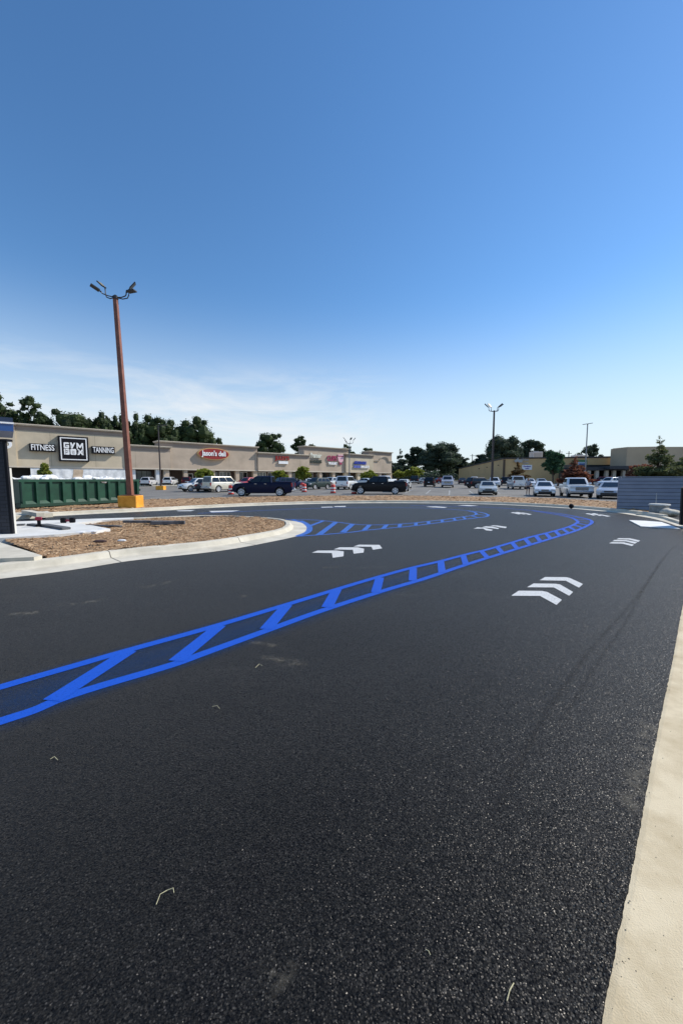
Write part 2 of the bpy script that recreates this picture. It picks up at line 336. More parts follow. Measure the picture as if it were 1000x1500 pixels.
# tip apron of bare concrete round the island nose
# ---- mulch
MUL = two_tone('pine_mulch', (.15, .08, .036), (.50, .31, .16), 22, rough=.95, lo=.35, hi=.62, bump=1.0, bscale=45)
CHIP = two_tone('wood_chip', (.17, .095, .045), (.66, .46, .27), 4, rough=.9, isl=.85, bump=0)
ipoly = [(p.x + n_.x * -.05, p.y + n_.y * -.05) for p, n_ in zip(ip, nn)]
LEFT_CLOSE = [P(110, 762, .1), P(80, 783, .1), P(4, 791, .1), P(74, 819, .1)]
imul = [q for q in ipoly if q[1] > ipoly[0][1]]
i0 = min(range(len(ip)), key=lambda i: (ip[i] - P(74, 819, .14).xy).length)
imul = ipoly[i0:] + [(p.x, p.y) for p in LEFT_CLOSE]
def mulch_h(x, y): return .115 + .05 * noise.noise((x * .8, y * .8, 0)) + .035 * noise.noise((x * 3.1, y * 3.1, 4)) + .02 * noise.noise((x * 11, y * 11, 9))
def mulch(poly, cell, label_z=0, hf=mulch_h):
    xs = [p[0] for p in poly]; ys_ = [p[1] for p in poly]; x0, y0 = min(xs), min(ys_); nx = int((max(xs) - x0) / cell) + 1; ny = int((max(ys_) - y0) / cell) + 1
    mb = MB(); idx = {}
    def vid(i, j):
        if (i, j) not in idx:
            x, y = x0 + i * cell, y0 + j * cell; idx[(i, j)] = len(mb.v); mb.v.append((x, y, hf(x, y)))
        return idx[(i, j)]
    for i in range(nx):
        for j in range(ny):
            if pip(x0 + (i + .5) * cell, y0 + (j + .5) * cell, poly): mb.f.append((vid(i, j), vid(i + 1, j), vid(i + 1, j + 1), vid(i, j + 1)))
    return mb
tag(mulch(imul, .07).build('mulch', MUL, smooth=True), None, None, None, 'stuff')
def chips(poly, n, smin, smax, hf, name):
    xs = [p[0] for p in poly]; ys_ = [p[1] for p in poly]; mb = MB(); c = 0
    while c < n:
        x, y = random.uniform(min(xs), max(xs)), random.uniform(min(ys_), max(ys_))
        if not pip(x, y, poly): continue
        c += 1; s = random.uniform(smin, smax); a = random.uniform(0, 2 * pi); wd = s * random.uniform(.08, .3); z = hf(x, y) + random.uniform(.002, .02)
        u = Vector((cos(a), sin(a), random.uniform(-.35, .35))) * s / 2; v = Vector((-sin(a), cos(a), random.uniform(-.5, .5))) * wd / 2; o = Vector((x, y, z))
        mb.add([o - u - v, o + u - v * .6, o + u + v * .5, o - u + v], [(0, 1, 2, 3)])
    tag(mb.build(name, CHIP, recalc=False), None, None, None, 'stuff')
chips(imul, 15000, .03, .13, mulch_h, 'mulch_chips')
fn = normals(fp)
fmul = [(p.x + n_.x * .6, p.y + n_.y * .6) for p, n_ in zip(fp, fn)][4:] + [(p.x, p.y) for p in mo]
def mh2(x, y): return .13 + .05 * noise.noise((x * .9, y * .9, 3)) + .05 * noise.noise((x * 3.7, y * 3.7, 8))
tag(mulch(fmul, .2, hf=mh2).build('mulch', MUL, smooth=True), None, None, None, 'stuff')
chips(fmul, 9000, .08, .3, mh2, 'mulch_chips')
# ---- concrete pad behind island, walk at left, sidewalk behind far curb
PADC = two_tone('fresh_concrete', (.62, .61, .57), (.74, .73, .69), .9, rough=.8, bump=.15, bscale=60)
pad_px = [(-120, 797), (0, 788), (80, 783), (140, 778), (162, 774.5), (138, 770), (112, 766), (150, 762.2), (196, 759.6), (196, 758), (120, 760.3), (20, 764), (-120, 770)]
pp = [P(a, b, .19) for a, b in pad_px]
struct(MB().prism([(p.x, p.y) for p in pp], .0, .19).build('concrete_pad', PADC))
wk = [P(-160, 804, .21), P(-4, 793, .21), P(62, 813.5, .21), P(50, 816, .21), P(-160, 824, .21)]
struct(MB().prism([(p.x, p.y) for p in wk], .02, .21).build('sidewalk', CONC))
sw = [P(18, 757.6, .12), P(78, 753.2, .12), P(70, 750, .12), P(-60, 757, .12), P(-60, 762.5, .12)]
struct(MB().prism([(p.x, p.y) for p in sw], .0, .17).build('sidewalk', CONC))
# ------------------------------------------------------------------ road markings
BLUE = overlay_mat('blue_paint', (.010, .088, .52), .95, .5, 90, rough=.65, lo=.52, hi=.75)
WHITE = overlay_mat('white_paint', (.66, .66, .64), .97, .45, 70, rough=.6, lo=.46, hi=.72)
FADED = overlay_mat('faded_white_paint', (.6, .6, .57), .8, .2, 12, rough=.7, lo=.4, hi=.65)
z1 = .004
def pxpath(l, n=6): return smooth_path([P(a, b) for a, b in l], n)
low = [(-90, 1087), (0, 1057.5), (50, 1041), (90, 1024), (150, 1004.5), (250, 975), (300, 957), (400, 920.5), (475, 893.5), (560, 866), (624, 847), (680, 828), (744, 808), (808, 788.5), (840, 778.5), (857, 771.5), (866, 766), (864, 762), (853, 758.8), (833.6, 755), (814, 751.8), (776, 747.6), (728, 744), (680, 742), (600, 740.8)]
up = [(-90, 1036), (0, 1007.5), (100, 978.5), (190, 952.5), (310, 919), (420, 886), (500, 861.5), (550, 846.6), (601, 832.6), (646, 822), (688, 811), (720, 803.4), (776, 787), (808, 779), (833, 771.6), (844.5, 766), (844.5, 763), (836.8, 758.8), (820.8, 755), (800, 751.5), (780, 748.4)]
bl = MB(); lp = pxpath(low); upth = pxpath(up)
ribbon(lp, .11, z1, bl); ribbon(upth, .11, z1 + .0012, bl)
rungs = [((190, 954), (76, 1027), .15), ((322, 917), (258, 969), .15), ((420, 887), (390, 922), .15), ((493, 864), (479, 890), .15), ((556, 846.5), (550, 868), .14), ((605, 832.5), (604, 851), .13), ((645, 822.3), (647, 839), .13), ((678, 814), (682, 827.5), .12), ((704, 807), (713.6, 817.5), .12), ((727, 801), (736, 811), .12), ((749, 794.6), (757, 804), .12), ((768, 789), (776, 798.3), .12), ((784, 785), (791, 793.5), .12), ((798.4, 781.3), (806, 789.3), .12), ((812, 777.5), (819.5, 785), .12), ((822.4, 774.6), (832, 781), .12), ((832, 772), (843, 777.5), .12), ((840, 769.5), (853, 773.5), .12), ((844.5, 766.5), (861, 769.7), .12), ((846, 764), (867, 765.5), .12), ((843, 761.4), (862, 761.6), .12), ((833, 757.9), (850, 758.2), .12)]
for a, b, wd in rungs: ribbon([P(*a).xy, P(*b).xy], wd, z1 + .0025, bl)
tag(struct(bl.build('lane_marking', BLUE)))
mid_lo = [(429, 786.2), (465, 783.8), (510, 780.2), (540, 776.5), (600, 771), (630, 767.3), (675, 761.5), (696, 759), (711, 757), (714.5, 754.6), (709.5, 752), (699, 749.8), (681, 747.8), (645, 745.3), (600, 743.8), (540, 743.2), (480, 744), (417, 746.4), (350, 749.5), (290, 752)]
mid_up = [(418, 760.8), (456, 761.6), (489, 764.5), (516, 767.8), (540, 769), (570, 768.6), (606, 766.2), (645, 761.8), (675, 757.6), (693, 755), (697, 753), (694.5, 750.6), (684, 748.2)]
b2 = MB(); ribbon(pxpath(mid_lo), .12, z1, b2); ribbon(pxpath(mid_up), .12, z1 + .0012, b2)
for a, b, wd in [((492, 765), (467, 783.6), .2), ((474, 763), (450, 772), .16), ((516, 768), (502, 780), .2), ((541, 769.2), (533, 777), .16), ((566, 769), (561, 774.5), .15), ((586, 768), (584.5, 772), .14), ((609, 766), (608.5, 769.6), .13), ((627, 763.8), (627.5, 767.3), .13), ((646.5, 761.8), (648, 765), .13), ((664, 759.2), (666.5, 762.4), .12), ((678, 757.3), (681, 760.5), .12), ((690, 755.8), (699, 758.2), .12), ((696, 753.4), (713, 755.4), .12), ((428, 761.5), (446, 766), .2)]:
    ribbon([P(*a).xy, P(*b).xy], wd, z1 + .0025, b2)
ribbon(pxpath([(440, 763), (449, 768), (453.5, 773.5), (450, 780), (436, 785.5)]), .2, z1 + .003, b2)
struct(b2.build('lane_marking', overlay_mat('thin_blue_paint', (.045, .15, .52), .95, .55, 60, rough=.5, lo=.42, hi=.72)))
def zz(l, ox, oy, s): return [P(ox + x / s, oy + y / s).xy for x, y in l]
A = [[(122, 266), (150, 256), (240, 255.5), (278, 260), (276, 284), (224, 291), (220, 268)], [(228, 250), (258, 240), (345, 240), (377, 247), (374, 266), (326, 271), (322, 252)], [(325, 236), (352, 227), (452, 228), (465, 245), (420, 252), (412, 237)]]
B = [[(213, 447), (247, 424), (355, 425), (378, 430), (445, 466), (420, 489), (345, 448)], [(285, 408), (315, 391), (415, 392), (436, 395), (496, 430), (478, 447), (408, 409)], [(343, 376), (368, 361), (465, 362), (482, 366), (541, 393), (523, 410), (462, 378)]]
Cc = [[(660, 206.5), (672, 201), (728, 202), (775, 213), (765, 219), (722, 208)], [(675, 197), (686, 191), (740, 192), (790, 201.5), (778, 208.5), (738, 197.5)], [(694, 188), (705, 183), (755, 183.5), (803, 194), (793, 200), (750, 189)]]
Dd = [[(40, 139), (60, 133), (92, 136), (130, 145), (122, 149), (98, 147), (85, 139)], [(78, 133), (98, 128), (130, 131), (158, 137), (152, 141), (125, 137)], [(113, 128), (130, 124.5), (150, 125), (193, 131), (188, 137), (160, 133), (145, 129)]]
Ee = [[(210, 66.5), (220, 63.5), (240, 66), (258, 72), (246, 73.5), (228, 69)], [(230, 65), (240, 62.5), (262, 66), (284, 72), (270, 74), (250, 69)], [(252, 66), (262, 64.5), (282, 68), (308, 73.5), (294, 76), (272, 70)]]
Ff = [[(552, 71), (562, 68.5), (585, 72), (600, 77), (588, 79), (570, 74)], [(580, 70), (592, 68), (612, 73), (632, 79), (618, 81), (598, 75)], [(605, 74), (618, 73), (640, 77), (668, 82), (652, 84), (630, 79)]]
for nm, grp, (ox, oy, s) in (('A', A, (420, 730, 3.3333)), ('B', B, (680, 730, 3.125)), ('C', Cc, (680, 730, 3.125)), ('D', Dd, (680, 730, 3.125)), ('E', Ee, (680, 730, 3.125)), ('F', Ff, (680, 730, 3.125))):
    m_ = MB()
    for poly in grp: m_.flat(zz(poly, ox, oy, s), .0045)
    struct(m_.build('chevron_marking', WHITE))
far_marks = [[(489, 741.6), (506, 741.2), (506, 742.6), (490, 742.6)], [(470, 742.6), (486, 742.2), (488, 743.2), (471, 743.6)], [(623, 742.2), (638, 741.9), (655, 743), (650, 744), (630, 743)], [(668, 740.2), (684, 739.8), (700, 740.8), (688, 741.4)], [(306, 748.6), (352, 747.7), (340, 749.6), (310, 750.6)], [(258, 747.9), (286, 747.2), (280, 748.8), (262, 749)]]
m_ = MB()
for q in far_marks: m_.flat([P(*a).xy for a in q], .0045)
struct(m_.build('chevron_marking', WHITE))
# blue overspray haze of paint on the asphalt, dark tyre scuffs, dusty smears
def faded_strip(path, wid, z, name, m):
    ns = normals(path); mb = MB(); cols = [-1, -.5, 0, .5, 1]; fv = []
    k = len(path)
    for i, (p, q) in enumerate(zip(path, ns)):
        e = min(1, i / (k * .2), (k - 1 - i) / (k * .2))
        for c in cols: mb.v.append((p.x + q.x * c * wid / 2, p.y + q.y * c * wid / 2, z)); fv.append((1 - abs(c)) ** .8 * e)
    for i in range(k - 1):
        for j in range(4): a = i * 5 + j; mb.f.append((a, a + 1, a + 6, a + 5))
    me = D.meshes.new(name); me.from_pydata(mb.v, [], mb.f); at = me.attributes.new('fade', 'FLOAT', 'POINT'); at.data.foreach_set('value', fv)
    me.materials.append(m); o = D.objects.new(name, me); COL.objects.link(o); return struct(o)
OVER = overlay_mat('blue_overspray', (.004, .045, .15), .08, .62, 60, rough=.6, lo=.3, hi=.7, fade=True)
TYRE = overlay_mat('tyre_scuff', (.008, .008, .009), .0, .32, 14, rough=.7, lo=.3, hi=.6, fade=True)
DUST = overlay_mat('dust_smear', (.30, .27, .21), .0, .5, 9, rough=.9, lo=.45, hi=.75, fade=True)
faded_strip(pxpath([(-90, 1062), (0, 1035), (150, 985), (310, 937), (450, 893), (600, 845), (700, 815)]), .9, .002, 'overspray', OVER)
faded_strip(lp[:-30], .3, .0022, 'overspray', OVER)
faded_strip(upth[:-20], .3, .0026, 'overspray', OVER)
faded_strip(pxpath([(1000, 792), (975, 812), (935, 870), (870, 945), (840, 985), (790, 1060), (740, 1160), (700, 1250)]), .065, .0024, 'tyre_mark', TYRE)
faded_strip(pxpath([(985, 800), (950, 850), (915, 912), (880, 962), (840, 1027), (815, 1065)]), .05, .0028, 'tyre_mark', TYRE)
for q, wd in (([(380, 962), (405, 966), (430, 972), (452, 972)], .16), ([(10, 900), (40, 899), (75, 893)], .2), ([(80, 888), (130, 882), (160, 876)], .18), ([(200, 861), (230, 857), (262, 850)], .2), ([(355, 940), (385, 943), (415, 950)], .10), ([(340, 875), (375, 873)], .15), ([(470, 832), (510, 829)], .2), ([(380, 1445), (405, 1425), (425, 1400)], .12)):
    faded_strip(pxpath(q), wd, .0032, 'dust_smear', DUST)
DRYM = two_tone('tyre_dust', (.2, .17, .12), (.35, .31, .24), 30)
faded_strip(pxpath([(918, 1210), (932, 1150), (945, 1095), (958, 1040)]), .16, .003, 'dust_smear', DUST)
# parking-lot stripes
m_ = MB()
for a, b, wd in [((593, 722.3), (604.5, 717.2), .14), ((623.5, 723.5), (630.5, 717.5), .14), ((657.4, 725), (658.2, 718.5), .14), ((686.5, 718.8), (693.8, 724.6), .14), ((683, 712), (690, 715), .14), ((606, 716.5), (632, 716), .12), ((225, 730.3), (247, 729.8), .18), ((222, 735.5), (266, 733.6), .18), ((470, 721), (492, 717.5), .14), ((720, 718), (732, 723), .12)]:
    p1, p2 = G(*a), G(*b); mb = m_; d_ = (p2 - p1).xy.normalized(); q = Vector((d_.y, -d_.x)) * wd / 2
    mb.add([(p1.x - q.x, p1.y - q.y, p1.z + .006), (p1.x + q.x, p1.y + q.y, p1.z + .006), (p2.x + q.x, p2.y + q.y, p2.z + .006), (p2.x - q.x, p2.y - q.y, p2.z + .006)], [(0, 1, 2, 3)])
struct(m_.build('parking_stripes', FADED))
# ------------------------------------------------------------------ shopping strip, built in its own frame (x along the front, -y towards the lot)
MO = Vector((-39.4, 74.0, 0)); MD = Vector((55.5, 50.0)).normalized(); MANG = atan2(MD.y, MD.x)
def FA(px, py, off=0.0):
    r = ray(px, py); nx, ny = MD.y, -MD.x; ox, oy = MO.x + nx * off, MO.y + ny * off
    det = MD.x * (-r[1]) + r[0] * MD.y
    s = (-ox * (-r[1]) + r[0] * (-oy)) / det; t = (oy + s * MD.y) / r[1]
    return s, EYE + t * r[2]
def FS(px): return FA(px, 690)[0]
def floor_z(s): return gz(MO.y + s * MD.y) + .02
STUC = mat('taupe_stucco', hexc('b5a491'), .9, var=.16, vscale=.35, joints=3.2, bump=.15, bscale=30)
STUL = mat('light_stucco', hexc('c2b49c'), .9, var=.14, vscale=.35, joints=3.2, bump=.15, bscale=30)
CORN = mat('cornice_stucco', hexc('c8bcaa'), .85, var=.08, vscale=.6)
BAND = mat('frieze_shade_stucco', hexc('96877b'), .9, var=.08, vscale=.6)  # frieze darker than the wall: shade under the cornice put into its colour
DBRK = brick_mat('brown_brick', (.06, .035, .028), (.09, .05, .035), (.09, .08, .07))
GLS = mat('dark_storefront_glass', (.02, .025, .03), .06, spec=.8)
GLL = mat('pale_storefront_glass', (.16, .18, .18), .12, spec=.7)
WMET = mat('white_aluminium', (.7, .7, .69), .5)
DMET = mat('dark_bronze_metal', (.03, .028, .027), .45)
mall = thing('strip_mall', 'long taupe stucco strip mall with stepped parapets and a shaded front arcade', 'shopping strip', MO, MANG)
FB = 3.6
segs = [('fascia', -48, -17.3, 10.55, 0.25, STUL), ('fascia', -17.3, -1.1, 10.6, 0, STUL), ('fascia', -1.1, 6.4, 8.15, .45, STUC), ('fascia', 4.4, 26.3, 9.28, 0, STUC), ('fascia', 26.3, 41.5, 8.02, 0.3, STUC), ('fascia', 40.0, 55.6, 10.35, 0, STUC), ('fascia', 54.3, 65.6, 8.95, .5, STUL), ('fascia', 64.0, 74.5, 10.2, .1, STUC)]
for i, (nm, a, b, zt, out, m_) in enumerate(segs):
    o_ = 0.004 * i
    f_ = MB().box(a, b, -out, 2.5 + o_, FB, zt - 1.05).build('fascia', m_, mall)
    MB().box(a, b, -out - .035, 2.52 + o_, FB - .02, FB + .22).build('soffit_trim', CORN, mall)
    MB().box(a, b, -out - .03, 2.51 + o_, zt - 1.05, zt - .3).build('frieze', BAND, mall)
    c_ = MB(); c_.box(a - .2, b + .2, -out - .34, 2.6 + o_, zt - .3, zt - .14); c_.box(a - .3, b + .3, -out - .5, 2.7 + o_, zt - .14, zt); c_.build('cornice', CORN, mall)
# arched moulding of the end tower
ar = MB(); s0, s1 = 64.1, 74.6; zc = 7.15; ctr = (70.6, zc - .15); pts = [(s0, zc)]
pts += [(ctr[0] - 2.3, zc)] + [(ctr[0] - 2.1 * cos(radians(t)), zc + .05 + 1.25 * sin(radians(t))) for t in range(10, 171, 16)] + [(ctr[0] + 2.3, zc), (s1, zc)]
poly = [(x, z + .28) for x, z in pts]; ar.loft([[(x, -.45, z), (x, -.1, z), (x, -.1, z - .3), (x, -.35, z - .3)] for x, z in poly]); ar.build('arch_moulding', CORN, mall)
MB().box(-48, 74.4, 2.9, 38, -.4, 6.9).build('rear_block', mat('rear_wall', hexc('8c8478'), .9, var=.1, vscale=.3), mall)
bw = MB(); bw.box(-17.2, 74.3, 3.2, 3.5, 0, FB + .3)
for k, px in enumerate([]): pass
BK = 2.75  # storefront line set back under the arcade
wl = MB(); wl.box(-48, 74.45, BK, BK + .12, -.2, FB + .2); wl.build('brick_wall', DBRK, mall)
MB().box(-48, 74.45, -.3, BK, FB - .06, FB - .03).build('soffit', mat('soffit', (.35, .33, .3), .9), mall)
# sidewalk of the strip (follows the slope)
swk = MB()
for k in range(12):
    a = -48 + k * 123 / 12; b = a + 123 / 12; za, zb = floor_z(a), floor_z(b)
    swk.add([(a, -3.6, za - .2), (b, -3.6, zb - .2), (b, 2.7, zb - .2), (a, 2.7, za - .2), (a, -3.6, za + .13), (b, -3.6, zb + .13), (b, 2.7, zb + .13), (a, 2.7, za + .13)], [(0, 3, 2, 1), (4, 5, 6, 7), (0, 1, 5, 4), (2, 3, 7, 6)])
struct(swk.build('sidewalk', CONC)); s_ = D.objects['sidewalk.002'] if 'sidewalk.002' in D.objects else None
for o in COL.objects:
    if o.name.startswith('sidewalk') and o.data.name == swk and False: pass
swo = [o for o in COL.objects if o.name.startswith('sidewalk')][-1]; swo = max([o for o in COL.objects if o.name.startswith('sidewalk')], key=lambda o: len(o.data.vertices)); swo.location = MO; swo.rotation_euler = (0, 0, MANG)
cols = [(194, .55, WMET), (231.5, .38, WMET), (244, .55, STUC), (272, .4, STUC), (312.5, .4, STUC), (348, .45, STUC), (374, .5, STUC), (425, .45, STUC), (469.5, .42, STUC), (489, .42, STUC), (507, .7, STUL), (525.5, .6, STUL), (545, .5, STUL), (557, .5, STUC), (571, .9, STUC)]
for px, w_, m_ in cols:
    s = FS(px); z0 = floor_z(s); c_ = MB(); c_.box(s - w_, s + w_, -.02, .75, z0, FB - .025); c_.box(s - w_ - .06, s + w_ + .06, -.08, .8, z0, z0 + .5); c_.build('column', m_, mall)
def window(s0, s1, zlo, zhi, m_, frame, nm=3):
    z0 = floor_z((s0 + s1) / 2); wdw = MB().box(s0, s1, BK - .05, BK - .01, z0 + zlo, zhi).build('window', m_, mall)
    f_ = MB(); f_.box(s0 - .05, s1 + .05, BK - .1, BK - .052, zhi - .08, zhi + .04); f_.box(s0 - .05, s1 + .05, BK - .1, BK - .052, z0 + zlo - .05, z0 + zlo + .08)
    for k in range(nm + 1):
        x = s0 + (s1 - s0) * k / nm; f_.box(x - .05, x + .05, BK - .101, BK - .051, z0 + zlo + .08, zhi - .08)
    f_.build('window_frame', frame, wdw)
for a, b, m_, fr, n_ in [(198, 228, GLL, DMET, 4), (312, 327, GLL, DMET, 3), (329, 345, GLL, WMET, 3), (352, 370, GLS, WMET, 3), (378, 398, GLL, WMET, 4), (401, 421, GLS, WMET, 3), (429, 441, GLL, DMET, 3), (456, 467, GLS, WMET, 2), (472, 487, GLS, DMET, 2), (491, 503, GLL, DMET, 3), (512, 522, GLS, DMET, 2), (529, 542, GLL, DMET, 3)]:
    window(FS(a), FS(b), .35, 3.35, m_, fr, n_)
def door(px, m_=None, w_=1.0):
    s = FS(px); z0 = floor_z(s) + .13; d_ = MB().box(s - w_, s + w_, BK - .14, BK - .105, z0, z0 + 2.3).build('door', GLS, mall)
    f_ = MB()
    for x in (-w_, 0, w_): f_.box(s + x - .06, s + x + .06, BK - .17, BK - .141, z0, z0 + 2.3)
    f_.box(s - w_ + .06, s + w_ - .06, BK - .17, BK - .141, z0 + 2.2, z0 + 2.32); f_.build('door_frame', WMET, d_)
    MB().box(s - .2, s - .16, BK - .22, BK - .171, z0 + .9, z0 + 1.3).build('handle', DMET, d_)
for px in (282, 300, 448, 476.5, 518): door(px)
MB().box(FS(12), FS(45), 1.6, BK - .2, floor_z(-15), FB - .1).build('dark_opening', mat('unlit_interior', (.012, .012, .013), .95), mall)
MB().box(FS(175), FS(184), -.02, .12, floor_z(-3), 3.1).build('service_door', mat('grey_door', (.25, .26, .27), .6), mall)
# plastic sheeting across the gym front
SHT = two_tone('white_poly_sheet', (.55, .56, .57), (.75, .76, .77), 1.2, rough=.35, bump=1.0, bscale=1.6)
sh = MB(); a, b = FS(45), FS(190); n_ = 60; rr = []
for k in range(n_ + 1):
    s = a + (b - a) * k / n_; y = -.28 + .10 * noise.noise((s * 1.3, 0, 0)); rr.append([(s, y, .45), (s, y - .08 * noise.noise((s * 2, 3, 0)), 1.8), (s, -.2, 3.5), (s, -.17, 3.5), (s, y + .03, 1.8), (s, y + .03, .45)])
sh.loft(rr); o = sh.build('plastic_sheet', SHT, smooth=True); o.location = MO; o.rotation_euler = (0, 0, MANG)
tag(o, 'white plastic sheeting hung along the open front of the shop behind the dumpster', 'plastic sheet')
# ---- lettering
def text_mesh(name, body, size, depth, m_, parent, loc, bold=0.0, shear=0.0, sx=1.0, align='CENTER', space=1.0):
    cu = D.curves.new(name, 'FONT'); cu.body = body; cu.size = size; cu.extrude = depth; cu.offset = bold; cu.shear = shear; cu.align_x = align; cu.align_y = 'CENTER'; cu.resolution_u = 3; cu.space_character = space
    t = D.objects.new(name, cu); COL.objects.link(t); bpy.context.view_layer.update()
    me = D.meshes.new_from_object(t); D.objects.remove(t); me.materials.clear(); me.materials.append(m_); me.name = name
    me.transform(Matrix.Rotation(radians(90), 4, 'X') @ Matrix.Diagonal((sx, 1, 1, 1)))
    o = D.objects.new(name, me); COL.objects.link(o); o.parent = parent; o.location = loc; return o
LW = mat('white_letters', (.85, .85, .85), .5); LK = mat('sign_black', (.006, .006, .009), .6, spec=.2); LR = mat('sign_red', (.30, .02, .015), .45); LG = mat('sign_dark_green', (.03, .045, .035), .5)
LB = mat('sign_blue', (.02, .05, .35), .5); LP = mat('sign_pink', (.35, .03, .10), .5); LPL = mat('sign_pale_pink', (.75, .45, .50), .5); LGO = mat('sign_gold', (.6, .35, .14), .5); LC = mat('sign_cream', (.72, .72, .62), .5)
def sgn(label, px, py, grp=None, off=0.0):
    s, z = FA(px, py, off); p = MO + Vector((MD.x, MD.y, 0)) * s + Vector((MD.y, -MD.x, 0)) * off
    return thing('wall_sign', label, 'sign', (p.x, p.y, z), MANG), s, z
def ext(px0, px1): return FS(px1) - FS(px0)
t, s, z = sgn('square black sign with white border and GYM BOX in block letters', 108, 658); w_ = ext(86.5, 130) / 2; hh = 2.15
MB().box(-w_, w_, -.55, -.02, -hh, hh).build('panel', LK, t)
f_ = MB(); k = .16
f_.box(-w_ + .25, w_ - .25, -.58, -.552, hh - .25 - k, hh - .25); f_.box(-w_ + .25, w_ - .25, -.58, -.552, -hh + .25, -hh + .25 + k); f_.box(-w_ + .25, -w_ + .25 + k, -.579, -.553, -hh + .25 + k, hh - .25 - k); f_.box(w_ - .25 - k, w_ - .25, -.579, -.553, -hh + .25 + k, hh - .25 - k); f_.build('border', LW, t)
LET = {'G': [[(0, .1), (0, .9), (.1, 1), (.28, 1), (.28, 0), (.1, 0)], [(.28, 1), (.9, 1), (1, .9), (1, .74), (.28, .74)], [(.28, 0), (.28, .27), (.74, .27), (.74, .36), (.42, .36), (.42, .56), (1, .56), (1, .1), (.9, 0)]], 'Y': [[(0, 1), (.32, 1), (.52, .62), (.72, 1), (1.04, 1), (.6, .3), (.45, 0), (.14, 0), (.36, .42)]],
       'M': [[(0, 0), (0, 1), (.28, 1), (.65, .5), (1.02, 1), (1.3, 1), (1.3, 0), (1.04, 0), (1.04, .56), (.74, .14), (.56, .14), (.26, .56), (.26, 0)]], 'B': [[(0, 1), (.26, 1), (.26, 0), (0, 0)], [(.34, 1), (.9, 1), (1, .85), (1, .58), (.92, .5), (1, .42), (1, .12), (.9, 0), (.34, 0), (.34, .26), (.72, .26), (.72, .4), (.34, .4), (.34, .6), (.72, .6), (.72, .74), (.34, .74)]],
       'O': [[(0, .12), (0, .88), (.12, 1), (.5, 1), (.5, .72), (.28, .72), (.28, .28), (.5, .28), (.5, 0), (.12, 0)], [(.5, 1), (.95, 1), (1.07, .88), (1.07, .12), (.95, 0), (.5, 0), (.5, .28), (.79, .28), (.79, .72), (.5, .72)]], 'X': [[(0, 1), (.34, 1), (.6, .66), (.86, 1), (1.2, 1), (.78, .5), (1.2, 0), (.86, 0), (.6, .34), (.34, 0), (0, 0), (.42, .5)]]}
lm = MB()
for row, (word, zz_) in enumerate((('GYM', .08), ('BOX', -1.0))):
    x = -w_ + .72
    for ch in word:
        sx_ = 1.0; sc_ = (2 * w_ - 1.44) / 3.75 if row == 0 else (2 * w_ - 1.44) / 3.67
        for poly in LET[ch]:
            n_ = len(poly); pts = [(x + a * sc_, zz_ + b * 1.0) for a, b in poly]
            bm = bmesh.new(); vs = [bm.verts.new((a, -.57, b)) for a, b in pts]; fc = bm.faces.new(vs); r_ = bmesh.ops.triangulate(bm, faces=[fc]); bm.verts.ensure_lookup_table(); bm.verts.index_update()
            lm.add([v.co[:] for v in bm.verts], [tuple(v.index for v in f.verts) for f in bm.faces]); bm.free()
        x += (max(a for p_ in LET[ch] for a, b in p_) + .17) * sc_
lm.build('letters', LW, t)
def boxsign(label, word, px0, px1, py0, py1):
    t, s, z = sgn(label, (px0 + px1) / 2, (py0 + py1) / 2); w_ = ext(px0, px1) / 2; hh = (FA((px0 + px1) / 2, py0)[1] - FA((px0 + px1) / 2, py1)[1]) / 2
    MB().box(-w_, w_, -.6, -.02, -hh, hh).build('panel', LK, t); tm = text_mesh('letters', word, hh * 2.1, .04, LW, t, (0, -.64, -.03), bold=.02, sx=1.0)
    bb = max(v.co.x for v in tm.data.vertices) * 2; tm.scale = ((2 * w_ - .35) / bb, 1, 1)
boxsign('narrow black box sign reading FITNESS in white capitals', 'FITNESS', 43.5, 81.5, 650.5, 661.5)
boxsign('narrow black box sign reading TANNING in white capitals', 'TANNING', 134.5, 167.5, 654.5, 665)
t, s, z = sgn('round white sign letter on the wall above the brick corner', 9, 650.5)
MB().lathe([(.0, -.02), (.75, -.02), (.75, -.3), (.38, -.3), (.38, -.2), (0, -.2)], n=24, axis='y').build('disc', LW, t)
t, s, z = sgn('dark red oval deli sign with gold rim and white lettering', 312, 665.2); a_ = ext(289, 335) / 2; b_ = 1.28
def oval(a, b, y0, y1): return MB().loft([[(a * cos(2 * pi * k / 40), y0, b * sin(2 * pi * k / 40)) for k in range(40)], [(a * cos(2 * pi * k / 40), y1, b * sin(2 * pi * k / 40)) for k in range(40)]])
oval(a_, b_, -.02, -.6).build('rim', LGO, t); oval(a_ - .2, b_ - .17, -.602, -.66).build('panel', LR, t)
tm = text_mesh('letters', "Jason's deli", 1.5, .03, LW, t, (0, -.71, .05), bold=.045); bb = max(v.co.x for v in tm.data.vertices); tm.scale = (a_ * .74 / bb, 1, 1)
def letters(label, rows, px, py, off=0.0):
    t, s, z = sgn(label, px, py, None, off)
    for word, px0, px1, dy, size, m_, kw in rows:
        tm = text_mesh('letters', word, size, .09, m_, t, ((FS((px0 + px1) / 2) - s), -.2, -dy), **kw); x0 = min(v.co.x for v in tm.data.vertices); x1 = max(v.co.x for v in tm.data.vertices); tm.scale = (ext(px0, px1) / (x1 - x0), 1, 1)
    return t, s, z
t, s, z = letters('red shop lettering above a small white bar sign', [("JULEY'S", 402, 422.5, 0, 1.3, LR, dict(bold=.05))], 413, 671.5, .3)
MB().box(FS(406.5) - s, FS(420) - s, -.35, -.02, -1.35, -.7).build('panel', LW, t)
letters('white slanted script sign over dark green capitals', [('Premier', 452.5, 470, -.55, 1.75, LC, dict(bold=.05, shear=.35)), ('CLEANERS', 449.5, 470.5, 1.05, 1.15, LG, dict(bold=.04))], 461, 670.5)
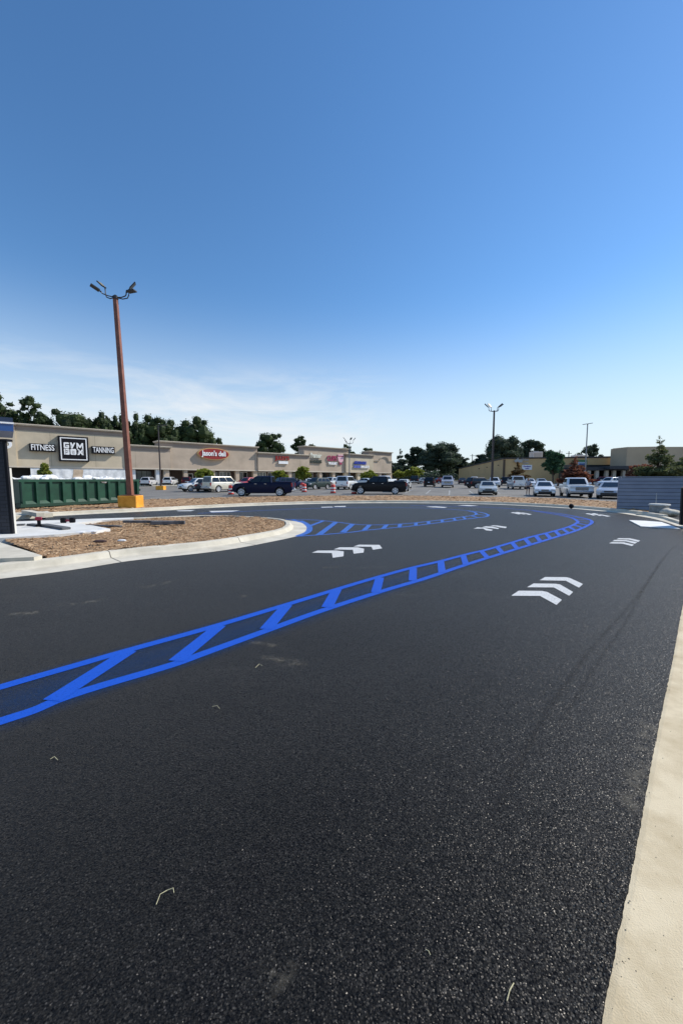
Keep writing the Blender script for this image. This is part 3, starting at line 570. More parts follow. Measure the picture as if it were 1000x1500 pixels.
t, s, z = letters('pink and white frozen yogurt lettering', [('CUPS', 478.5, 492, -.1, 1.9, LP, dict(bold=.06)), ('YOGURT', 480, 493, 1.25, .85, LW, dict(bold=.05))], 487, 672.5)
t, s, z = sgn('pale pink cup shaped sign right of the pink lettering', 498, 672.5)
MB().plate([(-1.0, .9), (1.0, .9), (1.0, 1.25), (-1.0, 1.25)], -.3, -.02).build('lid', LPL, t); MB().plate([(-1.15, .62), (1.15, .62), (.85, -.55), (.35, -.95), (-.35, -.95), (-.85, -.55)], -.32, -.02).build('cup', LPL, t); MB().plate([(-.3, -1.0), (.3, -1.0), (.55, -1.5), (-.55, -1.5)], -.28, -.02).build('foot', LP, t); MB().plate([(-1.15, .66), (1.15, .66), (1.15, .86), (-1.15, .86)], -.25, -.02).build('rim', LP, t)
letters('two line sign in blue and white capitals nearest the arched tower', [('AFFORDABLE', 516, 534, -.55, 1.15, LB, dict(bold=.05)), ('DENTURES &', 515.5, 525, .6, .85, mat('sign_light_blue', (.16, .2, .6), .5), dict(bold=.04)), ('IMPLANTS', 526, 538, .6, .95, LW, dict(bold=.05))], 526, 681, .5)
# ------------------------------------------------------------------ yellow building to the right
def wallbox(pts, z0, ztops, th, m_, name, parent):
    """wall along ground points pts with top heights"""
    mb = MB(); n = len(pts)
    for i in range(n - 1):
        a, b = Vector(pts[i]), Vector(pts[i + 1]); d = (b - a).normalized(); q = Vector((-d.y, d.x)) * th
        mb.add([(a.x, a.y, z0), (b.x, b.y, z0), (b.x + q.x, b.y + q.y, z0), (a.x + q.x, a.y + q.y, z0), (a.x, a.y, ztops[i]), (b.x, b.y, ztops[i + 1]), (b.x + q.x, b.y + q.y, ztops[i + 1]), (a.x + q.x, a.y + q.y, ztops[i])], [(0, 3, 2, 1), (4, 5, 6, 7), (0, 1, 5, 4), (1, 2, 6, 5), (2, 3, 7, 6), (3, 0, 4, 7)])
    return mb.build(name, m_, parent)
YW = mat('yellow_tan_stucco', hexc('caaa7a'), .9, var=.10, vscale=.25); TW = mat('beige_tan_stucco', hexc('b9a68b'), .9, var=.08, vscale=.25)
yb = thing('retail_building', 'wide yellow tan building with sloping roofline and a low dark entrance canopy', 'building', AT(738, 700, 100))
yo = yb.location.copy()
def yl(p, dz=0): return (p.x - yo.x, p.y - yo.y)
a_, b_, c_, d_ = AT(671.5, 686, 150), AT(737.6, 671, 100), AT(897, 669, 96), AT(1080, 669, 92)
wallbox([yl(a_), yl(b_)], -1 - yo.z, [a_.z - yo.z, b_.z - yo.z], 4, YW, 'wall', yb)
wallbox([yl(b_), yl(c_), yl(d_)], -1 - yo.z, [b_.z - yo.z, c_.z - yo.z, d_.z - yo.z], 30, YW, 'wall', yb)
TR = mat('dark_roof_trim', (.05, .045, .04), .7)
tr = MB()
for p, q in ((a_, b_), (b_, c_)):
    p_, q_ = Vector((*yl(p), p.z - yo.z)), Vector((*yl(q), q.z - yo.z)); n_ = (q_ - p_).normalized(); o_ = Vector((n_.y, -n_.x, 0)) * .15
    tr.add([p_ + o_ - Vector((0, 0, .25)), q_ + o_ - Vector((0, 0, .25)), q_ + o_ + Vector((0, 0, .12)), p_ + o_ + Vector((0, 0, .12)), p_ - o_ * 3 - Vector((0, 0, .25)), q_ - o_ * 3 - Vector((0, 0, .25)), q_ - o_ * 3 + Vector((0, 0, .12)), p_ - o_ * 3 + Vector((0, 0, .12))], [(0, 1, 2, 3), (3, 2, 6, 7), (0, 4, 5, 1), (4, 7, 6, 5), (0, 3, 7, 4), (1, 5, 6, 2)])
tr.build('roof_edge', TR, yb)
p_ = AT(738.2, 672, 99.8); MB().box(yl(p_)[0] - .25, yl(p_)[0] + .25, -.3, -.05, .3 - yo.z, b_.z - .4 - yo.z).build('downpipe', mat('brown_pipe', (.09, .055, .03), .6), yb)
# taller entrance block
e0, e1, e2 = AT(896.8, 657, 95), AT(918, 654.8, 88), AT(1100, 654, 86)
wallbox([yl(e0), yl(e1), yl(e2)], 4.2 - yo.z, [e0.z - yo.z, e1.z - yo.z, e2.z - yo.z], 6, TW, 'entrance_block', yb)
wallbox([yl(AT(921, 690, 87.8)), yl(AT(1100, 690, 86.2))], -1 - yo.z, [4.25 - yo.z] * 2, 1, TW, 'pier', yb)

cn0, cn1, cn2 = AT(840, 684, 90), AT(893, 684, 90), AT(921, 682, 82)
DC = mat('dark_canopy', (.025, .03, .038), .6)
cmb = MB(); x0, x1 = yl(AT(845, 690, 88))[0], yl(AT(919, 690, 88))[0]
cmb.box(x0, x1, 88 - yo.y, 96 - yo.y, AT(880, 689, 88).z - yo.z, AT(880, 684.5, 88).z - yo.z); cmb.box(yl(AT(893, 690, 86))[0], yl(AT(926, 690, 86))[0], 86.2 - yo.y, 95 - yo.y, AT(880, 687, 86.2).z - yo.z, AT(880, 682.5, 86.2).z - yo.z + .01)
cmb.build('canopy', DC, yb)
MB().box(x0, x1 + 6, 95.2 - yo.y, 95.6 - yo.y, .3 - yo.z, 5.2 - yo.z).build('storefront', mat('shaded_glass', (.02, .022, .026), .2), yb)
for px in (861, 873, 887, 898, 912):
    q_ = yl(AT(px, 695, 88.6)); MB().box(q_[0] - .35, q_[0] + .35, q_[1] - .3, q_[1] + .3, .3 - yo.z, AT(880, 689.2, 88).z - yo.z).build('column', mat('canopy_column', (.45, .42, .36), .8), yb)
for px0, px1, py0, py1, Y in ((690, 694.5, 686, 687, 122), (703, 708, 684, 685, 114), (724, 730, 681, 682, 104)): # small wall lamps / vents
    a, b = AT(px0, py0, Y), AT(px1, py1, Y); d = (Vector(yl(b_)) - Vector(yl(a_))); f = (Y - a_.y) / (b_.y - a_.y); xx = yl(a_)[0] + d.x * f; MB().box(xx - .3, xx + .3, Y - yo.y - .35, Y - yo.y - .05, b.z - yo.z, a.z - yo.z).build('wall_lamp', TR, yb)
def ysign(label, px, py, Y): return thing('wall_sign', label, 'sign', AT(px, py, Y))
t = ysign('grey arrow symbol sign beside two rows of pale letters on the yellow wall', 765, 675.5, 99.2)
GY = mat('sign_grey', (.42, .42, .40), .6)
MB().plate([(-2.3, .05), (-1.2, .8), (-1.2, .4), (-.15, .4), (-.15, -.35), (-1.2, -.35), (-1.2, -.75)], -.2, 0).build('arrow', GY, t)
for k, (row, z_) in enumerate((('Urban Furniture', .35), ('Consignment', -.45))):
    tm = text_mesh('letters', row, .75, .05, GY, t, (2.1, -.1, z_), bold=.02)
t = ysign('white rectangular sign with purple writing on the yellow wall', 771, 684.5, 98.9); MB().box(-1.25, 1.25, -.15, 0, -.65, .6).build('panel', LW, t); text_mesh('letters', 'Furniture', .5, .02, mat('sign_purple', (.12, .1, .4), .5), t, (0, -.19, .22), bold=.02); text_mesh('letters', 'outlet', .4, .02, mat('sign_purple', (.12, .1, .4), .5), t, (0, -.19, -.3), bold=.02)
t = ysign('green sign panel with a pale blue box behind the tall thin pole', 851.5, 679.5, 97.0); MB().box(-2.4, 1.6, -.1, 0, -1.0, 1.0).build('panel', mat('sign_leaf_green', (.10, .22, .08), .6), t); MB().box(-1.1, 1.0, -.25, -.102, -.8, .45).build('box', mat('sign_pale_blue', (.5, .6, .7), .5), t); MB().box(-.8, .7, -.28, -.252, -.35, .1).build('lettering', mat('sign_mid_blue', (.08, .14, .35), .5), t)
# rooftop machines
def rooftop(px0, px1, py0, py1, Y, label, m_):
    a, b = AT(px0, py1, Y), AT(px1, py0, Y); t = thing('rooftop_unit', label, 'rooftop unit', ((a.x + b.x) / 2, Y, a.z)); w_ = (b.x - a.x) / 2; h_ = b.z - a.z
    MB().box(-w_, w_, 0, 2.4, 0, h_, ch=.06).build('housing', m_, t); s_ = MB()
    for k in range(5): s_.box(-w_ * .8, w_ * .8, -.05, -.01, h_ * (.2 + k * .13), h_ * (.24 + k * .13))
    s_.build('louvre', mat('louvre_grey', (.2, .21, .22), .6), t); s_ = MB(); s_.lathe([(w_ * .5, h_), (w_ * .5, h_ + .2), (w_ * .4, h_ + .2)], (0, 1.2, 0), 16); s_.build('fan', mat('louvre_grey', (.2, .21, .22), .6), t)
rooftop(780, 794.5, 661.5, 671, 112, 'tall grey air conditioning unit on the yellow building roof', mat('unit_grey', (.42, .43, .45), .6))
rooftop(842, 861, 666.5, 670.5, 110, 'long low pale air conditioning unit on the yellow building roof', mat('unit_pale', (.6, .62, .63), .6))
# ------------------------------------------------------------------ brick pier and blue canopy at the left edge
bx = P(20, 782, .19); pier = thing('brick_pier', 'black brick pier standing at the left edge on the concrete pad', 'brick pier', (bx.x, bx.y, .19))
DKB = brick_mat('black_brick', (.022, .024, .032), (.035, .036, .045), (.012, .012, .014), 1.0)
ztop = AT(6, 646.5, bx.y).z - .19; lean = AT(6.5, 646.5, bx.y).x - (bx.x)
lean = lean * .55
def slab(x0, x1, y0, y1, z0, z1, l): return MB().add([(x0, y0, z0), (x1, y0, z0), (x1, y1, z0), (x0, y1, z0), (x0 + l, y0, z1), (x1 + l, y0, z1), (x1 + l, y1, z1), (x0 + l, y1, z1)], [(0, 3, 2, 1), (4, 5, 6, 7), (0, 1, 5, 4), (1, 2, 6, 5), (2, 3, 7, 6), (3, 0, 4, 7)])
slab(-3.2, -.07, 0, .10, 0, ztop, lean).build('brick_face', DKB, pier)
slab(-.07, 0, -.012, .05, 0, ztop, lean).build('corner_trim', LK, pier)
slab(-.03, .01, .05, .11, 0, ztop - .7, lean * .8).build('edge_board', mat('pale_edge', (.6, .58, .52), .7), pier)
MB().box(-3.25 + lean, .06 + lean, -.03, .16, ztop, ztop + .06).build('coping', LK, pier)
ca = AT(20.5, 632, 12.4); cn = thing('blue_canopy', 'flat blue metal canopy jutting in above the black brick pier', 'canopy', (ca.x, 12.4, ca.z), radians(41)); zt_ = AT(20, 618, 12.4).z - ca.z
BM = mat('blue_metal', (.015, .07, .24), .35, coat=.3)
cm = MB(); cm.box(-4, 0, 0, 2.6, 0, zt_ - .07); cm.build('fascia', BM, cn); MB().box(-4.02, .02, -.03, 2.62, zt_ - .07, zt_ - .02).build('flashing', LW, cn); MB().box(-4, .0, .03, 2.58, zt_ - .018, zt_ + .13).build('parapet', mat('navy_metal', (.015, .03, .07), .5), cn)
for x in (-3.6,): MB().box(x, x + .2, .9, 1.1, -ca.z + .0, 0).build('post', LK, cn)
# ------------------------------------------------------------------ dumpster
dl, dr = P(31, 748, .03), P(204, 737.5, .03); dv = (dr - dl); LEN = dv.length; da = atan2(dv.y, dv.x)
dm = thing('dumpster', 'long green ribbed roll off dumpster heaped with white debris', 'dumpster', dl, da)
GRN = two_tone('dumpster_green', (.005, .045, .024), (.009, .068, .036), 1.5, rough=.45, bump=.1); GRD = mat('dumpster_dark_green', (.006, .04, .022), .5)
HT = 1.5; b_ = MB()
b_.box(0, LEN, 0, .05, .32, HT); b_.box(0, LEN, 2.25, 2.3, .32, HT); b_.box(0, .05, .05, 2.25, .32, HT); b_.box(LEN - .05, LEN, .05, 2.25, .32, HT); b_.box(0, LEN, .05, 2.25, .32, .38); b_.build('body', GRN, dm)
r_ = MB(); r_.box(-.05, LEN + .05, -.09, .08, HT - .02, HT + .12); r_.box(-.05, LEN + .05, 2.22, 2.39, HT - .02, HT + .12); r_.box(-.05, .1, .08, 2.22, HT - .02, HT + .12); r_.box(LEN - .1, LEN + .05, .08, 2.22, HT - .02, HT + .12); r_.build('top_rail', GRN, dm)
for k in range(11):
    x = .05 + (LEN - .22) * k / 10; MB().loft([[(x, -.13, .3), (x + .13, -.13, .3), (x + .16, 0, .3), (x - .03, 0, .3)], [(x, -.13, HT - .02), (x + .13, -.13, HT - .02), (x + .16, 0, HT - .02), (x - .03, 0, HT - .02)]]).build('rib', GRN, dm)
bsl = MB(); bsl.add([(0, -.13, .32), (LEN, -.13, .32), (LEN, 0, .48), (0, 0, .48)], [(0, 1, 2, 3)]); bsl.build('bottom_slope', GRN, dm)
MB().box(-.05, LEN + .05, -.14, .2, .16, .32).build('bottom_rail', GRD, dm); sk = MB(); sk.box(.1, LEN - .1, .55, .75, .06, .32); sk.box(.1, LEN - .1, 1.55, 1.75, .06, .32); sk.build('skid', GRD, dm)
for x in (.35, LEN - .6):
    MB().lathe([(.13, .45), (.16, .5), (.16, .72), (.13, .77)], (x, 0, .14), 16, 'y').build('wheel', LK, dm)
MB().tube([(LEN + .02, .3, .9), (LEN + .14, .3, .9), (LEN + .14, 1.9, .9), (LEN + .02, 1.9, .9)], .03).build('door_bar', GRD, dm)
for k in range(3): MB().box(LEN, LEN + .09, -.08, .12, .5 + k * .35, .62 + k * .35).build('hinge', GRD, dm)
DEB = two_tone('white_debris', (.5, .5, .48), (.8, .8, .79), 5, rough=.8, bump=.6, bscale=12)
db = MB(); n1_, n2_ = 60, 12; base = []
for i in range(n1_ + 1):
    for j in range(n2_ + 1):
        x = .1 + (LEN - .25) * i / n1_; y = .12 + 2.05 * j / n2_; e = sin(pi * j / n2_) ** .4; db.v.append((x, y, HT - .15 + e * (.3 + .22 * noise.noise((x * 1.3, y * 1.5, 2)) + .14 * noise.noise((x * 4, y * 4, 7)))))
for i in range(n1_):
    for j in range(n2_): a = i * (n2_ + 1) + j; db.f.append((a, a + 1, a + n2_ + 2, a + n2_ + 1))
tag(db.build('debris', DEB, None), 'white plastic and foam rubble filling the green dumpster', 'debris', None, 'stuff')
dob = [o for o in COL.objects if o.name == 'debris'][0]; dob.location = dl; dob.rotation_euler = (0, 0, da)
bg_ = MB()
random.seed(5)
for k in range(26):
    x, y = random.uniform(.4, LEN - .5), random.uniform(.1, 1.4); r0 = random.uniform(.1, .26); rings = []
    for a in range(1, 6):
        th = pi * a / 6; hh_ = random.uniform(-.1, .12) if a == 1 else hh_; rings.append([(x + r0 * 1.6 * sin(th) * cos(2 * pi * q / 8) * (1 + .4 * noise.noise((k, a, q))), y + r0 * sin(th) * sin(2 * pi * q / 8), HT + .1 + hh_ + r0 * .8 * cos(th) * (1 + .3 * noise.noise((q, k, a)))) for q in range(8)])
    bg_.loft(rings)
o = bg_.build('plastic_scraps', mat('scrap_white', (.78, .78, .77), .5, var=.15, vscale=6)); o.location = dl; o.rotation_euler = (0, 0, da); tag(o, 'crumpled white plastic scraps poking above the dumpster rim', 'scraps', None, 'stuff')
x = LEN * (107 - 31) / 173 * 1.0; o = slab(-.27, .27, 0, .03, 0, .75, .12).build('plywood_scrap', two_tone('plywood', (.30, .24, .18), (.42, .34, .26), 3, bump=.1)); pz = P(107, 747, .03); fr = .40; o.location = dl + dv * fr + Vector((-.2, .55, HT - .05)); o.rotation_euler = (0, 0, da); tag(o, 'brown plywood offcut standing up out of the dumpster debris', 'plywood')
# ------------------------------------------------------------------ light poles
RUST = two_tone('rusty_pole_paint', (.16, .055, .032), (.25, .095, .06), 2.5, rough=.6, lo=.35, hi=.65, bump=.15)
PDRK = mat('dark_pole_paint', (.05, .035, .032), .5); PGRY = mat('grey_galvanised', (.22, .23, .25), .45, metal=.4); FIX = mat('fixture_bronze', (.02, .02, .022), .45); LEDM = mat('led_lens', (.30, .25, .14), .3)
def fixture(parent, base, az, arm, up, tilt, s=1.0):
    """curved arm ending in a flat LED head"""
    d = Vector((cos(az), sin(az), 0)); b = Vector(base); p1 = b + d * arm * .55 + Vector((0, 0, -.02)); p2 = b + d * arm + Vector((0, 0, up * .45)); p3 = b + d * arm * 1.02 + Vector((0, 0, up))
    a = MB().tube([b, p1, b + d * arm * .9 + Vector((0, 0, up * .14)), p2, p3], .045 * s, 8).build('arm', FIX, parent, smooth=True)
    u = (d * cos(tilt) + Vector((0, 0, 1)) * sin(tilt)); v = Vector((-d.y, d.x, 0)); n = u.cross(v); mb = MB(); o_ = p3
    def bx_(u0, u1, v0, v1, n0, n1, mb): mb.add([o_ + u * (a_ * s) + v * (b_ * s) + n * (c_ * s) for c_ in (n0, n1) for a_, b_ in ((u0, v0), (u1, v0), (u1, v1), (u0, v1))], [(0, 3, 2, 1), (4, 5, 6, 7), (0, 1, 5, 4), (1, 2, 6, 5), (2, 3, 7, 6), (3, 0, 4, 7)]); return mb
    h_ = bx_(-.02, .14, -.06, .06, -.04, .04, MB()); bx_(.14, .82, -.24, .24, -.05, .04, h_); hd = h_.build('lamp_head', FIX, parent)
    l_ = MB()
    for k in range(4): bx_(.20 + k * .15, .32 + k * .15, -.19, .19, .041, .05, l_)
    l_.build('lens', LEDM, hd)
def pole(label, base, top_z, r0, r1, m_, heads, lean=(0, 0), foot=None, s=1.0, square=True, nm='light_pole'):
    t = thing(nm, label, 'light pole', base); h_ = top_z; rings = []
    z0 = 0
    if foot:
        fw, fh, fm = foot; MB().box(-fw, fw, -fw * .8, fw * .8, -.1, fh, ch=.03).build('footing', fm, t); z0 = fh
        MB().box(-r0 * 1.9, r0 * 1.9, -r0 * 1.9, r0 * 1.9, fh, fh + .04).build('base_plate', m_, t)
    n = 4 if square else 10
    MB().loft([[(lean[0] * f + r * cos(pi / 4 + 2 * pi * k / n), lean[1] * f + r * sin(pi / 4 + 2 * pi * k / n), z0 + .04 + (h_ - z0 - .04) * f) for k in range(n)] for f, r in ((0, r0), (.5, (r0 + r1) / 2), (1, r1))]).build('pole', m_, t, smooth=not square)
    MB().lathe([(r1 * 1.1, h_), (r1 * 1.1, h_ + .12), (r1 * .4, h_ + .2)], (lean[0], lean[1], 0), 10).build('cap', FIX, t)
    for az, arm, up, tilt in heads: fixture(t, (lean[0], lean[1], h_ + .08), az, arm, up, tilt, s)
    return t
YEL = two_tone('yellow_footing_paint', (.72, .30, .02), (.85, .40, .04), 2.5, rough=.6, bump=.2)
pb = P(188, 745, .08); tp = AT(170, 438, pb.y + .3); 
pole('tall rust brown light pole with four lamp heads on a yellow concrete footing', (pb.x, pb.y + .3, .05), tp.z - .05, .185, .13, RUST, [(radians(165), .62, .55, radians(42)), (radians(25), .62, .5, radians(52)), (radians(-8), .62, .22, radians(6)), (radians(222), .62, .08, radians(24))], s=.62, lean=(tp.x - pb.x - .02, 0), foot=(.5, .72, YEL))
def gpole(label, px, pyb, pyt, Y, **k):
    b = AT(px, pyb, Y); b.z = gz(Y); tz = AT(px, pyt, Y).z - b.z; return pole(label, b, tz, **k)
gpole('tall dark brown pole with four lamp heads among the parked cars', 719.8, 710, 603, 58, r0=.2, r1=.13, m_=PDRK, heads=[(radians(160), .75, .55, radians(45)), (radians(120), .55, .6, radians(50)), (radians(20), .8, .6, radians(35)), (radians(-20), .45, .5, radians(40))])
gpole('slim grey pole with a single flat crossbar lamp before the yellow building', 855.5, 706, 622, 74, r0=.12, r1=.09, m_=PGRY, heads=[(radians(10), .1, .1, radians(8)), (radians(190), .1, .05, radians(-8))], square=False)
gpole('distant grey pole with four lamp heads in front of the strip mall signs', 511.5, 707, 650, 98, r0=.17, r1=.12, m_=PGRY, heads=[(radians(165), 1.0, .9, radians(48)), (radians(-170), .55, .2, radians(45)), (radians(15), 1.0, .8, radians(50)), (radians(60), .5, .9, radians(50))], s=1.0)
b = G(236, 717.5); tz = AT(232.5, 625, b.y).z - b.z
pole('slim dark pole on a low yellow footing beside parked white cars', b, tz, .12, .08, PDRK, [(radians(5), .35, .1, radians(5))], lean=(AT(232, 625, b.y).x - b.x, 0), foot=(.55, .55, YEL))
# ------------------------------------------------------------------ traffic barrels
ORG = mat('barrel_orange', (.62, .045, .03), .5); WHT = mat('barrel_white', (.75, .74, .72), .5); RUB = mat('black_rubber', (.02, .02, .02), .85)
def barrel(px, py, label):
    p = G(px, py); t = thing('traffic_barrel', label, 'traffic barrel', p, 0, 'striped traffic barrels along the edge of the parking lot')
    MB().lathe([(.36, 0), (.37, .05), (.30, .07)], n=18).build('rubber_base', RUB, t)
    segs_ = [(.07, .22, .275, ORG), (.22, .38, .265, WHT), (.38, .54, .255, ORG), (.54, .70, .245, WHT), (.70, .95, .235, ORG)]
    m_ = MB(); m_.lathe([(.285, .06), (.275, .22), (.268, .38), (.256, .54), (.246, .70), (.235, .95), (.2, 1.0), (.06, 1.02)], n=18).build('body', ORG, t, smooth=True)
    for z0, z1_, r in ((.23, .38, .276), (.53, .68, .262)): MB().lathe([(r + .006, z0), (r - .006, z1_)], n=18).build('stripe', WHT, t)
    MB().tube([(-.09, 0, 1.0), (-.09, 0, 1.09), (.09, 0, 1.09), (.09, 0, 1.0)], .02, 6).build('handle', ORG, t)
barrel(338.5, 724.6, 'orange and white barrel at the front bumper of the navy pickup')
barrel(445.5, 721.0, 'orange and white barrel just behind the navy pickup tail, right one of a close pair')
barrel(442.5, 718.5, 'orange and white barrel mostly hidden behind another barrel near the navy pickup tail')
barrel(487.6, 722.6, 'orange and white barrel standing alone left of the white sport utility rear')
barrel(518.5, 723.6, 'orange and white barrel touching the front of the black pickup')
# ------------------------------------------------------------------ fence, post, manhole ring, board at the right
FBL = two_tone('slate_blue_boards', (.22, .245, .31), (.27, .295, .36), .8, rough=.7, bump=.2, stretch=(1, 1, 4))
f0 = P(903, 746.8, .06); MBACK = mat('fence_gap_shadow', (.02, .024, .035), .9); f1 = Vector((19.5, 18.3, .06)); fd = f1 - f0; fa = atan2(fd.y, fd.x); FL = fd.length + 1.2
ft = thing('board_fence', 'slate blue fence of wide horizontal boards behind the right curb', 'fence', f0, fa)
FH = AT(904, 698.6, f0.y).z - .06
for k in range(9):
    z0 = .02 + k * (FH - .04) / 9; MB().add([(x, y, z) for x in (0, FL) for y, z in ((-.010, z0 + (FH - .04) / 9 - .02), (-.022, z0), (.004, z0), (.004, z0 + (FH - .04) / 9 - .02))], [(0, 1, 5, 4), (1, 2, 6, 5), (2, 3, 7, 6), (3, 0, 4, 7), (0, 3, 2, 1), (4, 5, 6, 7)]).build('board', FBL, ft)
for x in (.05, FL / 2, FL - .05): MB().box(x - .045, x + .045, .022, .11, -.1, FH - .02).build('post', FBL, ft)
MB().box(0, FL, .006, .02, 0, FH - .03).build('gap_shade', MBACK, ft)  # dark sheet added behind the boards, its colour acts as shade in the gaps
MB().box(-.02, FL, -.03, .12, FH - .018, FH + .02).build('cap_rail', FBL, ft)
pr = P(996.5, 769, .05); ph = AT(996, 715, pr.y).z - .05
t = thing('wooden_post', 'dark brown upright wooden panel cut off by the right frame edge', 'post', (pr.x, pr.y, .05), radians(-25)); slab(.02, .6, 0, .1, 0, ph, -.02).build('panel', two_tone('dark_timber', (.04, .025, .018), (.09, .06, .04), 6, stretch=(1, 1, .2)), t); slab(-.02, .03, -.02, .12, 0, ph + .02, -.02).build('edge_strip', LK, t); MB().box(-.04, .6, -.02, .12, ph, ph + .03).build('cap', mat('pale_timber', (.3, .25, .2), .8), t)
mr_ = P(972, 753.5, .06); t = thing('concrete_ring', 'short grey concrete manhole ring standing in front of the blue fence', 'concrete ring', (mr_.x, mr_.y + .3, .05))
MB().lathe([(.36, 0), (.36, .36), (.34, .40), (.30, .40)], n=28).build('ring', two_tone('grey_shaded_concrete', (.22, .22, .21), (.34, .34, .32), 4, bump=.3), t, smooth=True); MB().lathe([(.40, .40), (.41, .43), (.38, .47), (.05, .48)], n=28).build('lid', two_tone('pale_lit_concrete', (.5, .5, .47), (.62, .62, .58), 4), t, smooth=True)  # sunlit top and shaded side put into the colours: pale lid, grey ring
MB().tube([(.12, .35, 0), (.12, .35, .95)], .012, 6).build('stake', GY, t)
SB = two_tone('tan_sack', (.42, .38, .30), (.62, .57, .47), 7, bump=.6, bscale=14)
q_ = P(984, 755, .06); rings = []
for a in range(1, 9):
    th = pi * a / 9; rings.append([(.42 * sin(th) * cos(2 * pi * q / 14) * (1 + .2 * noise.noise((a * .5, q * .7, 3))), .32 * sin(th) * sin(2 * pi * q / 14), .12 + .16 * cos(th) * (1 + .2 * noise.noise((q * .4, a * .6, 1))) + .06 * cos(th) * (1 if q in (5, 6, 7, 8) else 0)) for q in range(14)])
o = MB().loft(rings).build('sack', SB, smooth=True); o.location = (q_.x + .1, q_.y + .25, .04); tag(o, 'slumped tan sack leaning against the concrete ring', 'sack')
sl_ = [P(a, b, .03) for a, b in [(920.5, 762), (945, 763), (968, 764.8), (995.5, 774.6), (965, 772.6), (938, 771)]]
ce = sum((Vector((p.x, p.y, 0)) for p in sl_), Vector()) / 6
o = MB().prism([(p.x - ce.x, p.y - ce.y) for p in sl_], .004, .035).build('plywood_board', two_tone('white_board', (.62, .61, .57), (.78, .77, .74), 1.5, rough=.7, lo=.3, hi=.6, bump=.15)); o.location = (ce.x, ce.y, 0); tag(o, 'dusty white sheet lying flat on the asphalt by the right gutter', 'board')
def lump(name, label, cat, px, py, z, sx, sy, sz, m_, rz=0, seed=0):
    q = P(px, py, z); rings = []
    for a in range(0, 6):
        th = .15 + (pi - .3) * a / 5; rings.append([(sx * sin(th) * cos(2 * pi * k / 9) * (1 + .35 * noise.noise((seed, a, k))), sy * sin(th) * sin(2 * pi * k / 9) * (1 + .35 * noise.noise((seed + 3, a, k))), sz + sz * cos(th) * (1 + .3 * noise.noise((seed + 5, a, k)))) for k in range(9)])
    o = MB().loft(rings).build(name, m_); o.location = q; o.rotation_euler = (0, 0, rz); return tag(o, label, cat)
lump('black_bag', 'small black bag lying on the far curb below the white sedan', 'bag', 836, 745, .13, .13, .1, .13, LK, seed=4)
# things on the concrete pad and in the island
PL = mat('grey_plank', (.10, .105, .11), .8, var=.2, vscale=3)
def plank(name, label, cat, a, b, z, wd, th, m_):
    p, q = P(*a, z), P(*b, z); d = q - p; o = MB().box(0, d.length, -wd / 2, wd / 2, 0, th, ch=.008).build(name, m_); o.location = p; o.rotation_euler = (0, 0, atan2(d.y, d.x)); return tag(o, label, cat)
plank('plank', 'long dark grey plank lying across the white concrete pad', 'plank', (64, 770.5), (98, 776), .19, .22, .07, PL)
plank('plank', 'dark grey plank end left of the red drill on the pad', 'plank', (44, 769.5), (60, 771), .19, .18, .06, PL)
plank('board_offcut', 'short grey offcut nearest the black brick pier on the pad', 'offcut', (25, 770), (37, 769.5), .19, .18, .05, PL)
DW = two_tone('dark_timber_and_shade', (.07, .072, .075), (.16, .16, .165), 5, bump=.4, bscale=20)  # timbers, and the added shade strip along the back curb
plank('timber', 'long black timber lying on the mulch near the back of the island', 'timber', (182, 765.5), (262, 766.5), .17, .16, .08, DW)
plank('timber', 'thick grey timber with a cut end facing the island tip', 'timber', (222, 768.3), (271, 767.6), .17, .14, .11, DW)
plank('timber', 'thin black batten half sunk in mulch beside the pad', 'timber', (128, 770.5), (178, 772), .15, .12, .05, DW)
plank('curb_shade_strip', 'dark strip standing in for shade on the inner face of the back island curb', 'shade strip', (293, 758), (352, 758.5), .10, .05, .055, DW)  # added strip: shadow of the curb's inner face as dark geometry
plank('wheel_stop', 'pale concrete wheel stop dropped crosswise on the far sidewalk', 'wheel stop', (38, 752.5), (60, 757), .17, .28, .16, CONC)
RED = mat('tool_red', (.28, .02, .05), .45)
q_ = P(58, 771.5, .19); t = thing('cordless_drill', 'red and black cordless drill standing upright on the pad', 'drill', q_, .4)
MB().box(-.08, .08, -.06, .06, 0, .07, ch=.01).build('battery', LK, t); MB().box(-.04, .04, -.035, .035, .07, .2).build('grip', LK, t); MB().box(-.09, .09, -.045, .045, .2, .3, ch=.015).build('housing', RED, t); MB().lathe([(.03, 0), (.02, .08)], n=10).build('chuck', LK, t).matrix_local = Matrix.Translation((.09, 0, .25)) @ Matrix.Rotation(radians(90), 4, 'Y')
q0, q1 = P(89, 766, .19), P(111, 765.5, .19); t = thing('spirit_level', 'dark red bar tool with a black block at each end lying on the pad', 'tool', q0, atan2((q1 - q0).y, (q1 - q0).x)); ln = (q1 - q0).length
MB().box(.1, ln - .1, -.03, .03, .04, .11).build('bar', RED, t); MB().box(0, .18, -.05, .05, 0, .17, ch=.03).build('end_block', LK, t); MB().box(ln - .18, ln, -.05, .05, 0, .17, ch=.03).build('end_block', LK, t)
for i, (px, py, sx, lab) in enumerate(((118, 781.5, .22, 'crumpled white plastic scrap left of the others at the pad edge'), (134, 780, .26, 'largest crumpled white plastic scrap at the pad edge by the mulch'), (150, 777, .2, 'rightmost crumpled white plastic scrap at the pad corner'), (179, 793.5, .16, 'white litter scrap lying alone in the middle of the mulch'))):
    lump('plastic_scrap', lab, 'plastic scrap', px, py, .15, sx * .7, sx * .35, .03, mat('scrap_white', (.78, .78, .77), .5), seed=i * 7)
lump('dark_scrap', 'dark brown scrap in the mulch left of the white litter', 'scrap', 147, 795, .14, .17, .1, .035, mat('dark_brown', (.05, .025, .02), .8), seed=9)
STR = mat('dry_straw', (.55, .50, .30), .8)
